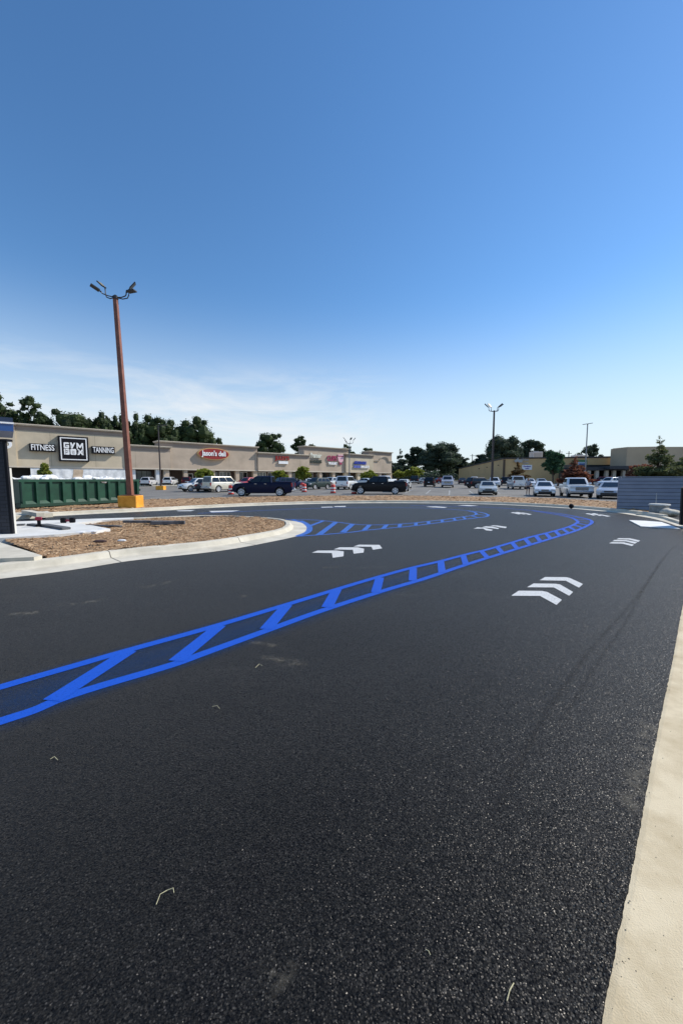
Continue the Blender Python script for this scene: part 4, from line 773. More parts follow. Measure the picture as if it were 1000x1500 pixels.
def straw(label, pts, r=.002):
    v = [P(a, b, .008) for a, b in pts]; c = v[0]; mb = MB(); v = [p - c + Vector((0, 0, .004 * (i % 2))) for i, p in enumerate(v)]; o = mb.tube(v, r, 5).build('grass_blade', STR); o.location = c; tag(o, label, 'grass blade')
straw('bent dry grass blade lying on the dark asphalt at lower left', [(229, 1325), (235, 1311), (245, 1304), (254, 1302), (255, 1308)], .0013)
straw('yellow dry grass blade near the bottom right beside the curb', [(742, 1466), (746, 1452), (752, 1440)], .0016)
straw('small dry sprig below the blue line at left', [(74, 1112), (80, 1109), (85, 1113)], .0014)
straw('tiny dry sprig just right of the widest blue rung', [(311, 1035), (318, 1034), (322, 1038)], .0014)
straw('tiny dry sprig next to the dusty smear', [(374, 978), (380, 973), (384, 975)], .0018)
straw('short dry grass blade right of center near the bottom', [(623, 1391), (627, 1394), (630, 1399)], .0012)
# ------------------------------------------------------------------ vehicles (front is local +x)
CARGLASS = mat('car_glass', (.01, .013, .016), .06, spec=.6); TRIM = mat('black_trim', (.015, .015, .016), .5); CHR = mat('bright_trim', (.55, .56, .58), .22, metal=.9); RIMM = mat('alloy_rim', (.62, .63, .65), .35, metal=.25)
HL = mat('headlight_glass', (.62, .64, .66), .12, spec=.8); TL = mat('taillight_red', (.28, .008, .01), .2); PLT = mat('plate_white', (.6, .6, .62), .5)
KIND = {
 'sedan': dict(L=4.65, W=1.82, H=1.44, r=.33, wx=(1.42, -1.30), top=[(-2.32, .62), (-2.28, .90), (-2.1, 1.0), (-1.5, 1.02), (1.0, .95), (1.7, .86), (2.1, .76), (2.28, .62), (2.33, .48)], cab=(1.10, -1.78, .25, -1.05), win=2, belt=.97),
 'suv': dict(L=4.7, W=1.9, H=1.70, r=.37, wx=(1.42, -1.38), top=[(-2.35, .7), (-2.32, 1.08), (-2.2, 1.12), (.9, 1.10), (1.6, 1.05), (2.05, .97), (2.28, .8), (2.35, .55)], cab=(1.15, -2.25, .45, -1.95), win=3, belt=1.08),
 'bigsuv': dict(L=5.2, W=2.0, H=1.93, r=.39, wx=(1.6, -1.5), top=[(-2.6, .75), (-2.58, 1.18), (-2.5, 1.22), (1.0, 1.2), (1.9, 1.16), (2.4, 1.1), (2.56, .95), (2.6, .6)], cab=(1.2, -2.52, .6, -2.38), win=3, belt=1.2),
 'pickup': dict(L=5.9, W=2.0, H=1.95, r=.42, wx=(1.98, -1.75), top=[(-2.95, .7), (-2.93, 1.33), (1.2, 1.33), (2.2, 1.27), (2.7, 1.2), (2.88, 1.05), (2.95, .65)], cab=(1.42, -1.0, .68, -.92), win=2, belt=1.31, bed=-1.03),
 'oldpickup': dict(L=5.4, W=1.98, H=1.78, r=.38, wx=(1.75, -1.55), top=[(-2.7, .65), (-2.68, 1.12), (1.0, 1.14), (2.0, 1.1), (2.55, 1.06), (2.64, .98), (2.7, .6)], cab=(1.05, -.85, .55, -.72), win=2, belt=1.13, bed=-.88),
}
def interp(pts, x):
    if x <= pts[0][0]: return pts[0][1]
    for (a, b), (c, d) in zip(pts, pts[1:]):
        if x <= c: return b + (d - b) * (x - a) / (c - a + 1e-9)
    return pts[-1][1]
def car(name, cat, label, px, py, head, kind, col, grp='vehicles parked in the lot', metal=.25, tint=1, lift=0, shell=False, tailcol=None):
    K = KIND[kind]; L_, W_, H_ = K['L'], K['W'], K['H']; hw = W_ / 2; r = K['r']; wx = K['wx']; gc = .26 if kind in ('sedan',) else .34
    hd = radians(head); g0 = G(px, py); rd = Vector(ray(px, 720)[:2]).normalized(); fx = Vector((cos(hd), sin(hd)))
    ex = abs(fx.dot(rd)) * L_ / 2 + abs(fx.x * rd.y - fx.y * rd.x) * W_ / 2 * .9
    c = Vector((g0.x, g0.y)) + rd * ex
    t = thing(name, label, cat, (c.x, c.y, gz(c.y) + .02), hd, grp)
    dk = sum(col) < .2; pm = mat('paint_%02x%02x%02x' % tuple(int(255 * v) for v in col), col, .4 if dk else .28, metal=0 if dk else .15, coat=.06 if dk else .7, spec=.15 if dk else .5)
    # body shell as a loft with real wheel arches
    xs = set([-L_ / 2, -L_ / 2 + .04, -L_ / 2 + .15, L_ / 2, L_ / 2 - .04, L_ / 2 - .15, L_ / 2 - .35]); ra = r + .07
    for w0 in wx:
        for k in range(-6, 7): xs.add(w0 + ra * sin(pi / 2 * k / 6))
        xs.add(w0 + ra + .01); xs.add(w0 - ra - .01)
    for k in range(-9, 10): xs.add(k * .3 * (1 if abs(k * .3) < L_ / 2 - .3 else 0))
    xs = sorted(xs); bedx = K.get('bed'); rings = []
    for x in xs:
        zt = interp(K['top'], x); zb = gc
        for w0 in wx:
            d = abs(x - w0)
            if d < ra: zb = max(zb, r + sqrt(max(ra * ra - d * d, 0)) * .98)
        zb = min(zb, zt - .12); e = max(0, (abs(x) - (L_ / 2 - .55)) / .55); h = hw * (1 - .10 * e * e); zb += .08 * e
        m_ = zb + (zt - zb) * .5
        half = [(h * .93, zb), (h, max(zb + .03, min(.62, m_))), (h * .995, zt - .16 if zt - .16 > zb + .05 else zb + .06), (h * .95, zt - .04), (h * .80, zt)]
        if bedx and x < bedx: half[4] = (h * .93, zt)
        rings.append([(x, y, z) for y, z in half] + [(x, -y, z) for y, z in reversed(half)])
    body = MB().loft(rings)
    x0, x1, X0, X1 = K['cab']; zb = K['belt'] - .03; zr = H_; b0, b1 = hw * .93, hw * .70 if kind != 'bigsuv' else hw * .78
    if kind in ('pickup', 'oldpickup'): b1 = hw * .76
    def cabring(f, inset=0):
        a = x0 + (X0 - x0) * f; b = x1 + (X1 - x1) * f; y = b0 + (b1 - b0) * f; z = zb + (zr - .07 - zb) * f; c_ = .10
        a -= inset; b += inset; y -= inset
        return [(a, y - c_ * 1.6, z), (a - c_ * .6, y, z), (b + c_ * .6, y, z), (b, y - c_ * 1.6, z), (b, -y + c_ * 1.6, z), (b + c_ * .6, -y, z), (a - c_ * .6, -y, z), (a, -y + c_ * 1.6, z)]
    top = [(p[0], p[1], zr) for p in cabring(1.0, .14)]; mid = [(p[0], p[1], zr - .025) for p in cabring(1.0, .05)]
    body.loft([cabring(0), cabring(1.0), mid, top]); bo = body.build('body', pm, t, smooth=True)
    if bedx:
        MB().box(-L_ / 2 + .1, bedx - .03, -hw * .78, hw * .78, interp(K['top'], -2) - .002, interp(K['top'], -2) + .006).build('bed_liner', TRIM, t)
        MB().box(-L_ / 2 + .02, bedx, hw * .80, hw * .93, interp(K['top'], -2), interp(K['top'], -2) + .05).build('bed_rail', pm, t); MB().box(-L_ / 2 + .02, bedx, -hw * .93, -hw * .80, interp(K['top'], -2), interp(K['top'], -2) + .05).build('bed_rail', pm, t)
    # glass
    def quad(name_, P4, m_, nrm, th=.012):
        n = Vector(nrm).normalized() * th; q = [Vector(p) for p in P4]; return MB().add([p + n * .2 for p in q] + [p + n for p in q], [(0, 1, 2, 3), (4, 5, 6, 7), (0, 1, 5, 4), (1, 2, 6, 5), (2, 3, 7, 6), (3, 0, 4, 7)]).build(name_, m_, t)
    def fr(f): return x0 + (X0 - x0) * f, x1 + (X1 - x1) * f, b0 + (b1 - b0) * f, zb + (zr - .07 - zb) * f
    lo, hi = fr(.12), fr(.94)
    dz = zr - zb
    quad('windshield', [(lo[0], lo[2] - .2, lo[3]), (lo[0], -lo[2] + .2, lo[3]), (hi[0], -hi[2] + .17, hi[3]), (hi[0], hi[2] - .17, hi[3])], CARGLASS, (dz, 0, (x0 - X0)), .02)
    quad('rear_window', [(lo[1], lo[2] - .2, lo[3]), (lo[1], -lo[2] + .2, lo[3]), (hi[1], -hi[2] + .17, hi[3]), (hi[1], hi[2] - .17, hi[3])], CARGLASS, (-dz, 0, (X1 - x1)), .02)
    n = K['win']
    for sd in (1, -1):
        for k in range(n):
            def px_(i, F, e):
                a, b, y, z = F; aa, bb = a - .14, b + .12; return bb + (aa - bb) * i / n + e, y * sd, z
            A_ = px_(k, lo, .04); B_ = px_(k + 1, lo, -.04); C_ = px_(k + 1, hi, -.04); D_ = px_(k, hi, .04); quad('side_window', [A_, B_, C_, D_], CARGLASS, (0, sd, (b0 - b1) / dz), .014)
        if kind != 'x':
            for k in range(min(n, 2)): xx = x0 - .95 - k * .95; MB().box(xx, xx + .2, sd * (hw + .002) - .02, sd * (hw + .002) + .02, zb - .12, zb - .08).build('door_handle', CHR if kind in ('pickup',) else pm, t)
        MB().box(x0 - .32, x0 - .16, sd * (b0 + .02), sd * (b0 + .20), zb + .06, zb + .24, ch=.03).build('mirror', pm, t)
        ht = interp(K['top'], L_ / 2 - .25)
        MB().box(L_ / 2 - .32, L_ / 2 - .005, min(sd * hw * .52, sd * hw * .93), max(sd * hw * .52, sd * hw * .93), ht - .22, ht - .06, ch=.03).build('headlight', HL, t)
        th_ = (interp(K['top'], -L_ / 2 + .08)); MB().box(-L_ / 2 - .015, -L_ / 2 + .16, min(sd * hw * (.66 if kind == 'sedan' else .78), sd * hw * .925), max(sd * hw * (.66 if kind == 'sedan' else .78), sd * hw * .925), th_ - (.24 if kind == 'sedan' else .42), th_ - .06, ch=.02).build('taillight', TL, t)
        for w0 in wx:
            wl = MB().lathe([(r * .66, -.11), (r * .93, -.115), (r, -.07), (r, .07), (r * .93, .115), (r * .66, .11)], (0, 0, 0), 24, 'y').build('wheel', RUB, t, smooth=True); wl.location = (w0, sd * (hw - .14), r)
            rm = MB().lathe([(.05, .112), (r * .68, .120), (r * .73, .128), (r * .73, -.128), (r * .68, -.120), (.05, -.112)], (0, 0, 0), 20, 'y')
            rim = rm.build('rim', RIMM, wl)
            sp_ = MB()
            for k in range(6):
                a = 2 * pi * k / 6; p_, q = (cos(a), sin(a)), (-sin(a), cos(a)); 
                for yy in ((sd * .11, sd * .126),): sp_.add([(p_[0] * u + q[0] * v, y_, p_[1] * u + q[1] * v) for y_ in yy for u, v in ((r * .3, -.02), (r * .58, -.06), (r * .58, .06), (r * .3, .02))], [(0, 1, 2, 3), (4, 5, 6, 7), (0, 1, 5, 4), (1, 2, 6, 5), (2, 3, 7, 6), (3, 0, 4, 7)])
            sp_.build('rim_opening', TRIM, wl)
    ht = interp(K['top'], L_ / 2 - .1)
    if kind in ('pickup', 'oldpickup', 'bigsuv'):
        MB().box(L_ / 2 - .04, L_ / 2 + .012, -hw * .5, hw * .5, ht - .36, ht - .06).build('grille', TRIM if kind != 'oldpickup' else mat('grey_grille', (.12, .12, .13), .4, metal=.5), t); g_ = MB()
        for k in range(3): g_.box(L_ / 2 + .012, L_ / 2 + .02, -hw * .5, hw * .5, ht - .32 + k * .1, ht - .29 + k * .1)
        g_.build('grille_bar', CHR, t)
        MB().box(L_ / 2 - .1, L_ / 2 + .09, -hw * .92, hw * .92, .42, .62, ch=.04).build('front_bumper', CHR if kind == 'oldpickup' else pm, t); MB().box(-L_ / 2 - .1, -L_ / 2 + .1, -hw * .9, hw * .9, .45, .63, ch=.04).build('rear_bumper', CHR, t)
    else:
        MB().box(L_ / 2 - .06, L_ / 2 + .008, -hw * .62, hw * .62, .32, .52, ch=.0).build('grille', TRIM, t); MB().box(L_ / 2 - .06, L_ / 2 + .006, -hw * .35, hw * .35, .58, .68).build('grille_bar', TRIM, t)
        MB().box(-L_ / 2 - .03, -L_ / 2 + .08, -hw * .86, hw * .86, .36, .52, ch=.03).build('rear_bumper', TRIM if kind == 'suv' else pm, t)
    MB().box(-L_ / 2 - (.115 if kind in ('pickup', 'oldpickup', 'bigsuv') else .045), -L_ / 2 + .02, -.16, .16, .64 if kind in ('pickup', 'oldpickup', 'bigsuv') else .72, .79 if kind in ('pickup', 'oldpickup', 'bigsuv') else .87).build('number_plate', PLT, t)
    MB().box(-L_ / 2 + .4, L_ / 2 - .4, -hw * .8, hw * .8, gc - .06, gc + .25).build('underbody', RUB, t)
    return t
WH = (.74, .75, .75); BKP = (.012, .012, .014); NV = (.006, .010, .036); SV = (.42, .44, .46); GR = (.10, .11, .12)
cars = [
 ('pickup', 'navy blue crew cab pickup standing side on just behind the far mulch strip', 387, 727.3, 177, 'pickup', NV),
 ('pickup', 'black crew cab pickup side on beside two striped barrels', 555, 724.3, 172, 'pickup', BKP),
 ('suv', 'white compact sport utility with dark grille facing left near the cream boxy one', 291, 720.5, 226, 'suv', WH),
 ('pickup', 'dark grey sedan squeezed between the white and the cream sport utilities', 304, 720.5, 92, 'sedan', (.05, .052, .055)),
 ('pickup', 'cream boxy sport utility with dark rear glass left of the first barrel', 328, 721.5, 55, 'bigsuv', (.66, .62, .50)),
 ('suv', 'silver white hatchback with red tail lamps by the gym, left of the slim pole', 219, 712.4, 98, 'suv', (.62, .62, .63)),
 ('suv', 'white sport utility parked right behind the low yellow pole footing', 250, 711.6, 98, 'suv', WH),
 ('suv', 'dark maroon sport utility by the deli columns right of the white one', 275, 711.2, 105, 'suv', (.09, .012, .02)),
 ('suv', 'bright red sport utility peeking over the hood of the navy pickup', 364, 715.5, 240, 'suv', (.42, .03, .03)),
 ('pickup', 'dark blue sport utility parked under the small green tree behind the navy pickup', 425, 716.2, 35, 'suv', (.02, .03, .08)),
 ('car', 'small white sedan half hidden right of the dark blue sport utility', 449, 711.8, 120, 'sedan', WH),
 ('suv', 'dark green grey sport utility facing left with bright headlights by the mall', 464, 717.3, 232, 'suv', (.05, .07, .065)),
 ('suv', 'pearl white sport utility facing the camera right of the dark green grey one', 485, 713.8, 240, 'suv', (.6, .6, .58)),
 ('suv', 'big white sport utility seen from behind, tall dark rear window', 508, 717.6, 72, 'bigsuv', WH),
 ('car', 'low white sedan in front of the yellow green tree by the mall', 533, 711.0, 150, 'sedan', WH),
 ('pickup', 'white pickup roof showing over the cab of the black pickup', 562, 713.5, 230, 'pickup', WH),
 ('car', 'black sedan parked right behind the black pickup tailgate', 586, 721.2, 72, 'sedan', (.02, .02, .024)),
 ('car', 'white sedan sliver behind the black sedan with the silver wheels', 592, 716.5, 72, 'sedan', WH),
 ('pickup', 'black truck far back in the shade of the dark trees', 607, 709.3, 76, 'bigsuv', (.012, .014, .02)),
 ('car', 'pale silver sedan far back left of the black sport utility', 622, 709.0, 10, 'sedan', (.5, .5, .5)),
 ('suv', 'black sport utility seen from behind in the open lot', 629, 713.4, 73, 'suv', BKP),
 ('pickup', 'silver pickup with dark lower front facing the camera in the open lot', 655, 714.6, 254, 'pickup', (.45, .45, .50)),
 ('car', 'deep red sedan far back beside the silver pickup', 646, 708.8, 20, 'sedan', (.16, .012, .015)),
 ('car', 'black sedan far back left of the yellow building corner', 676.5, 709.6, 74, 'sedan', (.04, .042, .05)),
 ('suv', 'white sport utility near the yellow wall behind the dark van', 694, 709.8, 254, 'suv', WH),
 ('suv', 'dark grey sport utility left of the pale gold sedan', 702, 715.6, 20, 'suv', (.02, .02, .025)),
 ('car', 'pale gold sedan facing the camera right of the white lot stripe', 713, 725.6, 252, 'sedan', (.50, .51, .47)),
 ('suv', 'white sport utility right behind the brown pole', 723, 714.2, 250, 'suv', WH),
 ('suv', 'black sport utility between the brown pole and the white pickup', 739, 711.3, 74, 'suv', (.015, .018, .03)),
 ('pickup', 'white pickup seen from behind with a wide dark rear window', 756, 717.2, 76, 'pickup', (.66, .67, .68)),
 ('car', 'white sedan between the white pickup tail and the standing person', 775, 713.4, 250, 'sedan', WH),
 ('car', 'silver sedan roof behind the bright white sedan', 790, 712.8, 74, 'sedan', (.4, .41, .42)),
 ('car', 'bright white sedan with black grille right of the standing person', 795.5, 727.8, 245, 'sedan', (.78, .80, .80)),
 ('pickup', 'old square white pickup with chrome bumper facing the camera', 841, 729.3, 250, 'oldpickup', WH),
 ('suv', 'dark sport utility behind the old white pickup bed', 826, 712.5, 74, 'suv', (.02, .02, .024)),
 ('car', 'silver sedan half hidden by the left end of the blue fence', 893, 731.5, 232, 'sedan', (.42, .44, .47)),
 ('suv', 'white sport utility behind the silver sedan at the fence end', 893, 713.8, 200, 'suv', WH),
 ('suv', 'dark red sport utility under the canopy near the fence end', 880, 710.4, 160, 'suv', (.12, .01, .014)),
]
for cat, label, px, py, hd, kd, col in cars:
    nm = {'pickup': 'pickup_truck', 'suv': 'parked_suv', 'car': 'parked_sedan'}['suv' if kd in ('suv', 'bigsuv') else ('pickup' if 'pickup' in kd else 'car')]
    car(nm, 'pickup truck' if 'pickup' in kd else ('sport utility' if kd in ('suv', 'bigsuv') else 'car'), label, px, py, hd, kd, col)
# ------------------------------------------------------------------ trees
LEAF = {
 'dark': two_tone('dark_foliage', (.012, .028, .010), (.075, .115, .030), .5, rough=.75, isl=.5, bump=0),
 'deep': two_tone('deep_foliage', (.028, .048, .034), (.085, .12, .07), .3, rough=.8, isl=.5, bump=0),
 'lime': two_tone('lime_foliage', (.10, .14, .015), (.38, .40, .06), 1.2, rough=.7, isl=.6, bump=0),
 'green': two_tone('mid_green_foliage', (.03, .08, .045), (.08, .17, .08), 1.2, rough=.7, isl=.6, bump=0),
 'red': two_tone('russet_foliage', (.12, .045, .03), (.28, .11, .06), 1.2, rough=.8, isl=.6, bump=0),
 'brown': two_tone('brown_foliage', (.07, .045, .02), (.16, .09, .03), 1.2, rough=.8, isl=.6, bump=0),
 'olive': two_tone('olive_foliage', (.05, .075, .03), (.17, .18, .07), 1.0, rough=.8, isl=.6, bump=0)}
for _m in LEAF.values():   # thin leaves let some sun through
    _t = _m.node_tree; _b = _t.nodes['Principled BSDF']; _o = _t.nodes['Material Output']; _tr = _t.nodes.new('ShaderNodeBsdfTranslucent'); _x = _t.nodes.new('ShaderNodeMixShader'); _x.inputs[0].default_value = .4
    _t.links.new(_b.inputs['Base Color'].links[0].from_socket, _tr.inputs[0]); _t.links.new(_b.outputs[0], _x.inputs[1]); _t.links.new(_tr.outputs[0], _x.inputs[2]); _t.links.new(_x.outputs[0], _o.inputs[0])
BARK = two_tone('bark', (.04, .03, .022), (.09, .07, .05), 5, rough=.95)
def tree(name, label, base, H, lobes, leaf, n, size, seed, grp=None, limbs=5, stretch=1.0, core=.78, tr=None, pine=False):
    """lobes: (x, y, z, rx, rz) in metres relative to the base; leaves fill clumps spread over the lobes"""
    rnd = random.Random(seed); t = thing(name, label, 'tree', base, 0, grp); mb = MB()
    cl = []
    for (x, y, z, rx, rz) in lobes:
        k = max(8, int(26 * rx * rz / (lobes[0][3] * lobes[0][4])))
        for _ in range(k):
            v = Vector((rnd.gauss(0, 1), rnd.gauss(0, 1), rnd.gauss(0, 1))).normalized() * rnd.uniform(.45, 1.0) ; cr = rnd.uniform(.22, .42)
            cl.append((Vector((x + v.x * rx * .85, y + v.y * rx * .85, z + v.z * rz * .85)), rx * cr, rz * cr * rnd.uniform(.6, 1)))
    tot = sum(c[1] ** 2 for c in cl)
    for c, a, b in cl:
        for _ in range(max(4, int(n * a * a / tot))):
            v = Vector((rnd.gauss(0, 1), rnd.gauss(0, 1), rnd.gauss(0, 1))).normalized() * rnd.uniform(.55, 1.12); p = c + Vector((v.x * a, v.y * a, v.z * b)); s = size * rnd.uniform(.5, 1.3)
            u = Vector((rnd.gauss(0, 1), rnd.gauss(0, 1), rnd.gauss(0, .6))).normalized() * s; w_ = u.cross(Vector((rnd.gauss(0, 1), rnd.gauss(0, 1), rnd.gauss(0, 1)))).normalized() * s * .55
            mb.add([p - u, p - w_ * .9, p + u, p + w_], [(0, 1, 2, 3)])
    for c, a, b in cl:   # small inner clumps so the crown reads dense where it is dense
        rings = []
        for i in range(1, 5):
            th = pi * i / 5; rings.append([(c.x + a * core * sin(th) * cos(2 * pi * k / 6) * (1 + .4 * noise.noise((c.x + i, k, c.z))), c.y + a * core * sin(th) * sin(2 * pi * k / 6), c.z + b * core * cos(th)) for k in range(6)])
        mb.loft(rings)
    mb.build('crown', LEAF[leaf], t, recalc=False)
    r0 = tr or H * .018; tk = MB(); zt = min(max(l[2] for l in lobes), H * .8); pts = [(0, 0, -.2), (rnd.uniform(-.1, .1) * r0 * 4, 0, zt * .35), (rnd.uniform(-1, 1) * r0 * 2, rnd.uniform(-1, 1) * r0, zt * .7), (rnd.uniform(-1, 1) * r0 * 3, 0, zt)]
    tk.tube(pts, [r0 * 1.2, r0, r0 * .75, r0 * .3], 8)
    for k in range(limbs):
        l = lobes[k % len(lobes)]; f = rnd.uniform(.3, .7); s_ = Vector((0, 0, zt * f)); e = Vector((l[0], l[1], l[2])) + Vector((rnd.uniform(-.5, .5) * l[3], rnd.uniform(-.5, .5) * l[3], 0)); m_ = (s_ + e) / 2 + Vector((0, 0, -.04 * H)); tk.tube([s_, m_, e], [r0 * .55, r0 * .4, r0 * .15], 6)
    tk.build('trunk', BARK, t, smooth=True); return t
def tpx(name, label, px0, px1, pyt, Y, leaf, n, seed, shape='round', grp=None, base_py=None, size=None, core_up=True, **k):
    """crown spanning px0..px1 in the photo with top at pyt, standing at distance Y"""
    pc = (px0 + px1) / 2; top = AT(pc, pyt, Y); b = AT(pc, 700, Y); b.z = gz(min(Y, 160)); H = top.z - b.z; R = (AT(px1, 690, Y).x - AT(px0, 690, Y).x) / 2; rnd = random.Random(seed * 3 + 1); R *= (1.12 if Y > 145 else 1.6 if shape == 'dome' else 1.42) if Y > 90 else 1.15; H *= 1.05; n = int(n * 2.6)
    if shape == 'round': lobes = [(0, 0, H * .62, R * .72, H * .30), (-R * .45, 0, H * .5, R * .5, H * .24), (R * .45, .5, H * .52, R * .5, H * .24), (R * .1, -.6, H * .78, R * .5, H * .20), (0, 0, H * .36, R * .75, H * .2)]
    if shape == 'dome': lobes = [(0, 0, H * .62, R * .72, H * .33), (-R * .42, 0, H * .55, R * .5, H * .28), (R * .42, 0, H * .55, R * .5, H * .28), (0, -.5, H * .42, R * .85, H * .26), (R * .2, 0, H * .74, R * .48, H * .22), (-R * .25, 0, H * .72, R * .45, H * .22)]
    if shape == 'wide': lobes = [(0, 0, H * .76, R * .6, H * .22), (-R * .6, 0, H * .62, R * .4, H * .18), (R * .6, 0, H * .62, R * .4, H * .18), (R * .2, 0, H * .6, R * .5, H * .18), (-R * .25, 0, H * .5, R * .55, H * .18)]
    if shape == 'pine': lobes = [(rnd.uniform(-.3, .3) * R, 0, H * .86, R * .5, H * .12), (-R * .45, 0, H * .74, R * .5, H * .11), (R * .5, 0, H * .70, R * .5, H * .11), (0, 0, H * .6, R * .7, H * .12), (-R * .3, 0, H * .48, R * .6, H * .1), (R * .35, 0, H * .42, R * .5, H * .1)]
    if shape == 'cone': lobes = [(0, 0, H * .22, R * .85, H * .12), (0, 0, H * .38, R * .75, H * .13), (R * .05, 0, H * .55, R * .5, H * .13), (-R * .05, 0, H * .72, R * .28, H * .12), (0, 0, H * .88, R * .12, H * .1)]
    if shape == 'small': lobes = [(0, 0, H * .68, R * .7, H * .26), (-R * .5, 0, H * .55, R * .45, H * .18), (R * .5, 0, H * .58, R * .45, H * .18), (0, 0, H * .45, R * .6, H * .14)]
    return tree(name, label, b, H, lobes, leaf, n, size or max(.22, Y / 430), seed, grp, **k)
bgk = 'tall dark trees behind the strip mall'
T = [
 (-30, 38, 577, 92, 'round', 'dark', 4200, 'dark broad tree at the left edge rising over the blue canopy'), (32, 69, 584, 92, 'pine', 'dark', 2600, 'dark open tree over the left end of the gym roof'),
 (70, 136, 591, 96, 'dome', 'dark', 5000, 'dark dome shaped tree above the GYM BOX sign'), (128, 165, 600, 100, 'dome', 'dark', 3000, 'dark tree just right of the dome shaped one, left of the rust pole'),
 (158, 186, 602, 106, 'dome', 'dark', 2400, 'dark tree immediately left of the rust pole'), (184, 212, 606, 100, 'dome', 'dark', 2600, 'dark tree immediately right of the rust pole'),
 (206, 262, 605.5, 104, 'dome', 'dark', 5000, 'widest dark tree behind the slim dark pole'), (258, 312, 610, 108, 'dome', 'dark', 4600, 'rounded dark tree over the left half of the deli roof'), (311, 331, 640, 124, 'small', 'dark', 900, 'little dark treetop right of the rounded one over the deli roof'),
 (376, 415, 632, 128, 'dome', 'dark', 3600, 'tall dark lone tree rising between deli and script sign roofs'), (430, 460, 640, 140, 'pine', 'dark', 1600, 'ragged dark treetop beside the script sign parapet'),
 (494, 520, 652, 160, 'pine', 'dark', 1000, 'low dark treetop behind the grey four lamp pole'), (522, 560, 656, 150, 'wide', 'dark', 1200, 'low flat dark treetop behind the blue and white sign')]
for i, (a, b, t_, Y, sh_, lf, n, lab) in enumerate(T): tpx('dark_tree', lab, a, b, t_, Y, lf, n, 20 + i, sh_, bgk)
bg2 = 'large deep green trees beyond the far end of the lot'
T = [(566, 606, 659, 168, 'cone', 'deep', 3400, 'dark feathery tree just right of the strip mall end wall'), (592, 628, 655, 180, 'wide', 'deep', 3000, 'smooth rounded dark tree left of the biggest tree'), (612, 678, 646, 160, 'dome', 'deep', 7500, 'biggest broad dark tree in the middle of the skyline'),
     (655, 690, 668, 170, 'round', 'deep', 2200, 'lower dark tree between the biggest tree and the yellow building'), (688, 716, 666, 172, 'wide', 'deep', 1500, 'small dim tree left of the brown pole behind the yellow roof'), (704, 764, 637, 150, 'dome', 'deep', 6000, 'tall broad dark tree behind the brown pole'),
     (752, 806, 644, 165, 'wide', 'deep', 3600, 'flat topped dark tree behind the grey rooftop unit'), (838, 882, 652, 160, 'round', 'deep', 3000, 'rounded dark tree behind the slim grey pole'), (560, 590, 676, 150, 'small', 'deep', 1600, 'low dark tree at the foot of the feathery one')]
for i, (a, b, t_, Y, sh_, lf, n, lab) in enumerate(T): tpx('deep_green_tree', lab, a, b, t_, Y, lf, n, 50 + i, sh_, bg2)
# far wood line that closes the horizon between the buildings
rnd = random.Random(3); wd = MB()
for k in range(9000):
    x = rnd.uniform(-20, 175); y = rnd.uniform(196, 225); z = rnd.uniform(0, 1) ** .8 * (5.5 + 2.5 * noise.noise((x * .08, 0, 0)) + 1.5 * noise.noise((x * .3, 0, 3))) + 1.2; p = Vector((x, y, z)); s = rnd.uniform(.4, 1.1)
    u = Vector((rnd.gauss(0, 1), rnd.gauss(0, 1), rnd.gauss(0, .6))).normalized() * s; w_ = u.cross(Vector((rnd.gauss(0, 1), rnd.gauss(0, 1), rnd.gauss(0, 1)))).normalized() * s * .6; wd.add([p - u, p - w_, p + u, p + w_], [(0, 1, 2, 3)])
for k in range(60):
    x = -20 + k * 3.3; rings = []
    for i in range(1, 6):
        th = pi * i / 6; rings.append([(x + 3 * sin(th) * cos(2 * pi * q / 8), 212 + 3 * sin(th) * sin(2 * pi * q / 8), 1.0 + (4.2 + 2 * noise.noise((x * .08, 0, 0))) * cos(th)) for q in range(8)])
    wd.loft(rings)
tag(wd.build('far_wood', LEAF['deep'], recalc=False), 'dark green wood line along the far horizon', 'trees', None, 'stuff')
gs = 'small ornamental trees planted in the lot'
T = [('small_tree', 286, 316, 685, 66, 'small', 'lime', 1300, 'yellow green sapling in front of the deli columns'), ('small_tree', 394, 421, 687, 62, 'small', 'lime', 1300, 'lime green tree right above the navy pickup bed'), ('small_tree', 431, 457, 683, 70, 'small', 'lime', 1300, 'brightest lime green round tree under the script sign'),
     ('small_tree', 527, 552, 688, 84, 'small', 'lime', 1200, 'yellowish tree below the blue and white sign'), ('small_tree', 577, 594, 688, 120, 'small', 'lime', 700, 'small pale tree in the shade right of the mall end'), ('small_tree', 594, 618, 684, 118, 'small', 'lime', 1100, 'yellow green tree in front of the dark skyline trees'),
     ('small_tree', 56, 76, 676, 44, 'small', 'lime', 900, 'green bushy treetop above the white plastic sheeting'),
     ('small_tree', 738, 776, 678, 80, 'cone', 'brown', 1200, 'brown withered conical tree left of the white sign'), ('dark_green_tree', 795, 824, 658, 60, 'small', 'green', 2600, 'dense dark green tree left of the russet tree'), ('russet_tree', 816, 866, 668, 64, 'cone', 'red', 2600, 'spreading russet red tree right of the dark green tree'),
     ('russet_tree', 918, 956, 676, 46, 'small', 'red', 1400, 'russet tree showing above the left end of the blue fence'), ('cypress_tree', 926, 1000, 637, 40, 'cone', 'olive', 4200, 'tall ragged grey green cypress behind the blue fence'), ('cypress_tree', 976, 1045, 664, 42, 'small', 'olive', 2600, 'olive bushy tree cut by the right edge behind the fence')]
for i, (nm, a, b, t_, Y, sh_, lf, n, lab) in enumerate(T): tpx(nm, lab, a, b, t_, Y, lf, n, 80 + i, sh_, gs, size=Y / 300 if Y > 45 else .15, core=.3)
